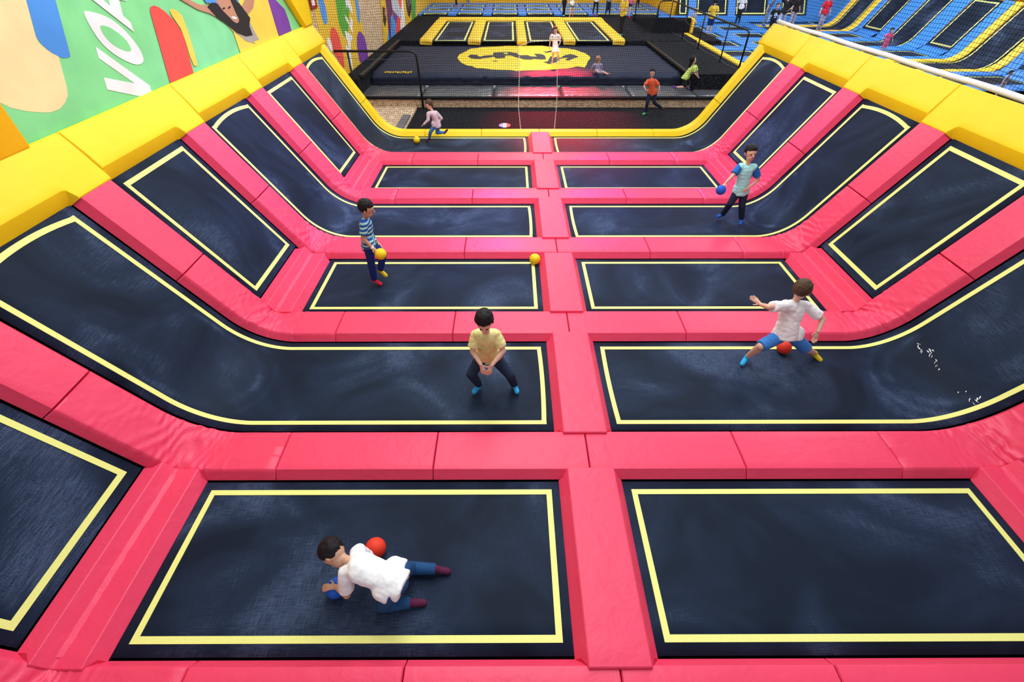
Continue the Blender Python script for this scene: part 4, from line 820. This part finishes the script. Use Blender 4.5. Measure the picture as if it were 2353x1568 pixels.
    if not skirt:
        for S in 'lr': capsule(bm, J[S+'hip']+spine*.07*s, J[S+'hip'], .086*s, .091*s, cb=.12)
    if skirt: capsule(bm, pel, pel.lerp((J['lkne']+J['rkne'])*.5, .8), .11*s, .17*s, 16, cb=.12)
    tp = fuse('shirt' if not skirt else 'dress', bm, top, t, vox*.95, 4)
    if sleevemat: fuse('sleeve', slv, sleevemat, t, vox)['label'] = 'blue raglan sleeves'
    else: slv.free()
    if vox < .012:
        # folds
        for v in tp.data.vertices:
            n = v.normal; q = noise.noise(v.co*16+Vector((0, 0, v.co.z*9))); v.co += n*.006*s*q
    # bottoms
    bm = bmesh.new()
    if not skirt: capsule(bm, pel-spine*.02*s, pel+spine*.03*s, .098*s, .094*s, 16, flat=(.80, front))
    for S in 'lr':
        hp, kn, an = J[S+'hip'], J[S+'kne'], J[S+'ank']
        if legs == 'long': capsule(bm, hp, kn, .078*s, .058*s); capsule(bm, kn, kn.lerp(an, .97), .058*s, .048*s, cb=.15)
        elif legs == 'tight': capsule(bm, hp, kn, .071*s, .051*s); capsule(bm, kn, kn.lerp(an, .35), .049*s, .050*s); capsule(bm, kn.lerp(an, .35), kn.lerp(an, .93), .050*s, .034*s)
        elif legs == 'short': capsule(bm, hp, hp.lerp(kn, .98), .082*s, .074*s, cb=.12)
        elif legs == 'brief': capsule(bm, hp, hp.lerp(kn, .35), .082*s, .078*s)
    if legs != 'none': fuse('trousers' if legs in ('long', 'tight') else 'shorts', bm, bottom, t, vox)
    else: bm.free()
    # footwear, one per foot
    for S, c in zip('lr', shoes if isinstance(shoes, tuple) else (shoes, shoes)):
        if not c: continue
        an, to = J[S+'ank'], J[S+'toe']; fd = (to-an); fd = fd.normalized()*.105*s if fd.length > .01 else Vector((.1*s, 0, 0)); bm = bmesh.new()
        capsule(bm, an-fd*.22+Vector((0, 0, -.010*s)), an+fd+Vector((0, 0, -.014*s)), .034*s, .031*s); capsule(bm, an, an.lerp(J[S+'kne'], .12), .036*s, .034*s); fuse('sock', bm, c, t, vox)
    # hair
    bm = bmesh.new(); ell(bm, head+upv*.036*hs-face*.016*hs, (.089*hs, .100*hs, .096*hs), HM, 24)
    if hairlen: capsule(bm, head-face*.05*s, head-face*(.07+.02*hairlen)*s-Vector((0, 0, .07+.10*hairlen))*s, .070*s, .040*s)
    hb = fuse('hair', bm, hair, t, vox)
    # carve the face opening: pull front-low hair vertices inside the skull
    for v in hb.data.vertices:
        r = v.co-head; f, uu = r.dot(face), r.dot(upv)
        sd = abs(r.dot(rightv))
        fr = smooth01((.062*hs+.012*s*noise.noise(v.co*38)-uu)/(.012*s))*smooth01((f-(.012*s+.10*max(0, sd-.05*s)))/(.014*s))
        ea = smooth01((-.012*s-uu)/(.014*s))*smooth01((f+.022*s)/(.014*s))
        v.co = v.co.lerp(head+r*.74, max(fr, ea))
        if vox < .012: v.co += v.normal*(.006*noise.noise(v.co*34)+.0012*noise.noise(v.co*90))
    if vox < .012:
        for q in (-1, 1):
            bm = bmesh.new(); ell(bm, head+rightv*q*.028*hs+face*.0805*hs+upv*.010*hs, (.011*hs, .008*hs, .006*hs), HM, 8); obj('eye', bm, 'hair_black', t)
        bm = bmesh.new(); ell(bm, head+face*.0815*hs-upv*.049*hs, (.020*hs, .006*hs, .005*hs), HM, 8); obj('mouth', bm, 'cloth_plum', t)
    return t
def ball(loc, r, mat, label):
    bm = bmesh.new(); bmesh.ops.create_icosphere(bm, subdivisions=4, radius=r)
    o = obj('foam_ball', bm, mat); o.location = loc; tag(o, label, 'ball'); return o
plain('ball_yellow', (.90, .68, .01), .6, .3, .3, 120); plain('ball_red', (.80, .045, .02), .6, .3, .3, 120); plain('ball_blue', (.01, .11, .62), .6, .3, .3, 120)
V = Vector
# --- near players
J = JOINTS['polo']; bp = V(J['rhan'])+V((.035, -.01, -.015))
person('boy in a blue and green striped polo shirt and navy trousers, standing and looking right', J, 1.35, (1, .05, .12), 'striped_polo', 'cloth_navy', 'hair_black', ('cloth_sockyellow', 'cloth_sockred'), 'skin_tan', curl={'r': bp}, chest=(1, 0, 0))
ball(bp+V((.025, .0, -.03)), .082, 'ball_yellow', 'yellow foam ball held by the boy in the striped polo')
bm = bmesh.new(); wv = V(J['rwri']); dv = (V(J['rhan'])-wv).normalized(); capsule(bm, wv-dv*.012, wv+dv*.012, .026, .026, 12, ca=.2, cb=.2)
o = obj('wristband', bm, 'cloth_white'); o.parent = bpy.data.objects['person']; o.matrix_parent_inverse = Matrix.Translation(-Vector(o.parent.location))
J = JOINTS['ball_hold']; bp = V(J['rhan'])+V((-.03, -.02, -.06))
person('boy in a pale cyan shirt and dark jeans standing on the right trampoline', J, 1.38, (.05, -1, -.1), 'cloth_cyan', 'cloth_darkjeans', 'hair_black', 'cloth_sockblue', 'skin', curl={'r': bp}, chest=(0, -1, 0), topfit=1.3, sleevemat='cloth_blue')
ball(bp, .082, 'ball_blue', 'blue foam ball held by the boy in the cyan shirt')
person('child in a pale yellow shirt crouching wide-legged near the middle divider', JOINTS['crouch'], 1.35, (0, -.8, -.8), 'cloth_paleyellow', 'cloth_darkjeans', 'hair_black', 'cloth_sockcyan', 'skin', chest=(0, -1, -.2), topfit=1.5, legs='long')
person('child in a white shirt and blue shorts lunging across the right curved trampoline', JOINTS['runner'], 1.36, (.7, .6, -.2), 'cloth_white', 'cloth_midblue', 'hair_brown', ('cloth_sockcyan', 'cloth_sockyellow'), 'skin', legs='short', topfit=1.8, chest=(.3, 1, -.3))
person('boy in a white shirt and jeans crawling on the nearest left trampoline', JOINTS['crawl'], 1.28, (-.6, -.25, -.75), 'cloth_white', 'cloth_jeans', 'hair_black', 'cloth_plum', 'skin_tan', topfit=1.5, chest=(0, -.15, -1), curl={'l': V((-2.195, 1.385, .06))})
person('girl in a pale pink shirt and blue leggings running on the far left trampoline', JOINTS['far_runner'], 1.2, (-.9, -.3, -.2), 'cloth_palepink', 'cloth_midblue', 'hair_brown', 'cloth_plum', vox=.013, legs='tight', hairlen=.4, sleeve='long', topfit=1.3, chest=(-1, -.3, -.2))
person('child in a red and orange shirt running on the dark carpet beyond the net', JOINTS['orange'], 1.35, (-.2, -1, 0), 'cloth_orange', 'cloth_darkjeans', 'hair_black', ('cloth_plum', 'cloth_green'), vox=.014, topfit=1.6, chest=(0, -1, 0))
person('girl in a neon yellow shirt and black shorts kneeling on the grey ledge', JOINTS['neon'], 1.35, (1, .1, -.1), 'cloth_neon', 'cloth_black', 'hair_black', 'cloth_purple', vox=.014, legs='short', hairlen=.9, chest=(.9, 0, -.3), topfit=1.4)
person('small child in a lilac top sitting on the edge of the black landing bag', JOINTS['seated'], 1.2, (.8, .4, .1), 'cloth_lilac', 'cloth_lilac', 'hair_blonde', None, vox=.014, hairlen=.2, legs='short', chest=(.3, -1, 0))
person('girl in a white dress walking across the landing bag', JOINTS['white_dress'], 1.3, (.5, -.9, -.1), 'cloth_white', 'cloth_white', 'hair_brown', None, vox=.014, hairlen=.8, legs='none', skirt=True, chest=(0, -1, 0))
def stand(x, y, z, H, yaw, spread=.09, armout=.04, lean=0, step=.0, bend=0, arms=None, sx=0):
    f = V((math.sin(yaw), -math.cos(yaw), 0)); r = V((-math.cos(yaw), -math.sin(yaw), 0))   # yaw 0 faces the camera
    r = f.cross(V((0, 0, 1)))
    def P(a, b, c): return V((x+sx*c/H, y, z))+r*a*H+f*(b+lean*max(0, c-.5))*H+V((0, 0, c*H))
    J = dict(pelvis=P(0, 0, .53-bend), neck=P(0, 0, .80-bend), head=P(0, .02, .925-bend))
    for S, q in (('r', 1), ('l', -1)):
        st = step*q
        J[S+'sho'] = P(.10*q, 0, .79-bend); J[S+'hip'] = P(.05*q, 0, .51-bend)
        ar = (arms or {}).get(S)
        if ar == 'hip': J[S+'elb'] = P(.22*q, -.03, .66-bend); J[S+'wri'] = P(.11*q, .05, .58-bend); J[S+'han'] = P(.08*q, .06, .56-bend)
        elif ar == 'front': J[S+'elb'] = P(.13*q, .03, .63-bend); J[S+'wri'] = P(.04*q, .13, .64-bend); J[S+'han'] = P(0, .14, .64-bend)
        elif ar == 'head': J[S+'elb'] = P(.20*q, .05, .86-bend); J[S+'wri'] = P(.08*q, .06, .93-bend); J[S+'han'] = P(.05*q, .05, .95-bend)
        else: J[S+'elb'] = P((.12+armout)*q, -.01, .63-bend); J[S+'wri'] = P((.13+armout*1.6)*q, .03, .49-bend); J[S+'han'] = P((.13+armout*1.6)*q, .04, .43-bend)
        J[S+'kne'] = P(spread*.8*q, st*.6+.02+bend*.9, .285-bend*.45); J[S+'ank'] = P(spread*q, st, .05); J[S+'toe'] = P(spread*1.15*q, st+.10, .025)
    return J
def far(label, x, y, z, H, yaw, top, bottom, hair, shoes, legs='long', skin='skin', hairlen=0, vox=.02, sleeve='short', topfit=1.1, **k):
    f = (math.sin(yaw), -math.cos(yaw), -.05)
    return person(label, stand(x, y, z, H, yaw, **k), H, f, top, bottom, hair, shoes, skin, vox=vox*(H/1.4), legs=legs, hairlen=hairlen, sleeve=sleeve, topfit=topfit, chest=f)
far('adult in a yellow shirt and black trousers standing beside the run-up trampolines', 4.66, 26.62, .35, 1.70, -1.0, 'cloth_yellow', 'cloth_black', 'hair_brown', ('cloth_sockcyan', 'cloth_sockyellow'), legs='long', spread=.04, arms={'r': 'front', 'l': 'front'}, hairlen=.3)
far('child in black leggings and cyan socks standing in front of the far blue grid', 2.50, 33.9, .35, 1.35, 0, 'cloth_black', 'cloth_black', 'hair_brown', 'cloth_sockcyan', legs='tight', spread=.03)
far('girl in a white top and denim shorts walking on the far deck', 2.85, 32.9, .35, 1.4, .2, 'cloth_white', 'cloth_denim', 'hair_blonde', ('cloth_purple', 'cloth_sockcyan'), legs='brief', step=.06, hairlen=.6)
far('person in a white top and black leggings with red socks standing at the grid edge', 4.45, 34.15, .35, 1.5, 0, 'cloth_white', 'cloth_black', 'hair_black', 'cloth_sockred', legs='tight', spread=.09, hairlen=.5)
far('person in black leggings standing at the grid edge, second of the pair', 5.22, 34.15, .35, 1.5, .1, 'cloth_grey', 'cloth_darkjeans', 'hair_brown', 'cloth_black', legs='tight', spread=.085, hairlen=.5)
far('girl in a pink top and dark shorts standing on the far deck', 6.40, 33.4, .35, 1.4, .5, 'cloth_pink', 'cloth_navy', 'hair_brown', 'cloth_sockred', legs='brief', spread=.04, step=.05, hairlen=.5)
far('person in dark trousers standing on the far blue grid by the yellow wall, right side', 7.9, 38.2, .42, 1.5, 0, 'cloth_white', 'cloth_black', 'hair_black', 'cloth_black', legs='tight', spread=.05)
far('person in dark trousers behind the adult in the yellow shirt', 5.55, 36.0, .42, 1.5, .3, 'cloth_black', 'cloth_black', 'hair_black', 'cloth_black', spread=.04)
far('child in black leggings standing on the far left of the blue grid', -4.44, 38.2, .42, 1.35, 0, 'cloth_black', 'cloth_black', 'hair_black', 'cloth_sockred', legs='tight', spread=.02)
far('child in blue jeans standing on the far left of the blue grid', -3.68, 38.9, .42, 1.35, 0, 'cloth_white', 'cloth_grey', 'hair_brown', None, legs='tight', spread=.05)
far('man in a yellow shirt and dark shorts standing in the blue court, seen from behind', 9.25, 27.4, .29, 1.45, 2.7, 'cloth_yellow', 'cloth_navy', 'hair_black', None, legs='short', spread=.06, step=.03, topfit=1.6)
far('small child with fair hair squatting behind the handrail', 9.35, 30.4, .25, 1.05, .3, 'cloth_lilac', 'cloth_lilac', 'hair_blonde', None, legs='none', bend=.2, hairlen=.6, spread=.12, arms={'l': 'front', 'r': 'front'})
far('person in a white top and black trousers leaning in the blue court', 12.4, 31.8, .25, 1.45, -.6, 'cloth_white', 'cloth_black', 'hair_black', 'cloth_black', legs='long', spread=.06, lean=.15)
far('person in a pale blue top and grey trousers leaning at the end bank', 13.4, 30.6, .25, 1.5, .8, 'cloth_denim', 'cloth_grey', 'hair_black', 'cloth_sockblue', legs='tight', spread=.05, lean=.35, topfit=1.4)
far('person in a black printed shirt and black trousers by the corner of the right bank', 12.3, 27.3, .25, 1.35, -.2, 'cloth_black', 'cloth_black', 'hair_brown', 'cloth_sockred', legs='long', skin='skin', hairlen=.5, spread=.05)
far('blonde person in a black shirt with one arm raised to the head', 13.5, 28.9, .25, 1.62, -.2, 'cloth_black', 'cloth_lilac', 'hair_blonde', None, legs='long', hairlen=.4, arms={'r': 'head', 'l': 'hip'})
far('person in a dark top with long dark hair behind the blonde person', 14.4, 29.6, .25, 1.6, .4, 'cloth_black', 'cloth_lilac', 'hair_black', None, legs='long', hairlen=.9)
far('person in a red shirt and pale trousers standing behind the top of the right bank', 15.45, 28.6, .25, 1.62, .2, 'cloth_red', 'cloth_lilac', 'hair_black', None, legs='long', spread=.06, topfit=1.3)
far('small girl in a pink top with dark hair tied up on the blue court', 15.2, 22.7, .22, .95, .0, 'cloth_pink', 'cloth_pink', 'hair_black', None, legs='short', hairlen=.4, armout=.08)
far('child with dark hair half hidden behind the white tube at far right', 15.1, 16.3, .1, .75, .5, 'cloth_lilac', 'cloth_lilac', 'hair_black', None, legs='short')
pb = [o for o in bpy.data.objects if o.get('label', '').startswith('person in a black printed shirt')][0]
bm = bmesh.new(); f_ = V((math.sin(-.2), -math.cos(-.2), 0)); r_ = f_.cross(V((0, 0, 1))); c_ = V((12.3, 27.3, 1.16))+f_*.118
P_ = [bm.verts.new(c_+(r_*math.cos(PI*k/8)+V((0, 0, math.sin(PI*k/8))))*.07) for k in range(16)]; Q_ = [bm.verts.new(c_+(r_*math.cos(PI*k/8)+V((0, 0, math.sin(PI*k/8))))*.05) for k in range(16)]
for k in range(16): bm.faces.new((P_[k], P_[(k+1) % 16], Q_[(k+1) % 16], Q_[k]))
for a in (-.035, 0, .035): bm.faces.new([bm.verts.new(c_+r_*(a+x)+V((0, 0, z))) for x, z in ((-.008, -.03), (.008, -.03), (.004, .035), (-.004, .035))]); bm.faces.new([bm.verts.new(c_+r_*(a+x)+V((0, 0, z-.11))) for x, z in ((-.014, -.014), (.014, -.014), (.014, .014), (-.014, .014))])
o = obj('shirt_print', bm, 'p_white', smooth=False); o.parent = pb; o.matrix_parent_inverse = Matrix.Translation(-pb.location); o['label'] = 'white round emblem with a word below'
ball((-2.195, 1.385, .082), .080, 'ball_blue', 'blue foam ball under the hand of the crawling boy')
ball((-1.945, 1.70, .088), .088, 'ball_red', 'red foam ball beside the crawling boy')
ball((2.72, 4.235, .088), .085, 'ball_red', 'red foam ball between the legs of the lunging child')
ball((-.385, 6.36, .09), .088, 'ball_yellow', 'yellow foam ball beside the middle divider on the third row left trampoline')
ball((-3.20, 12.15, .09), .085, 'ball_yellow', 'yellow foam ball on the far left trampoline beside the running girl')
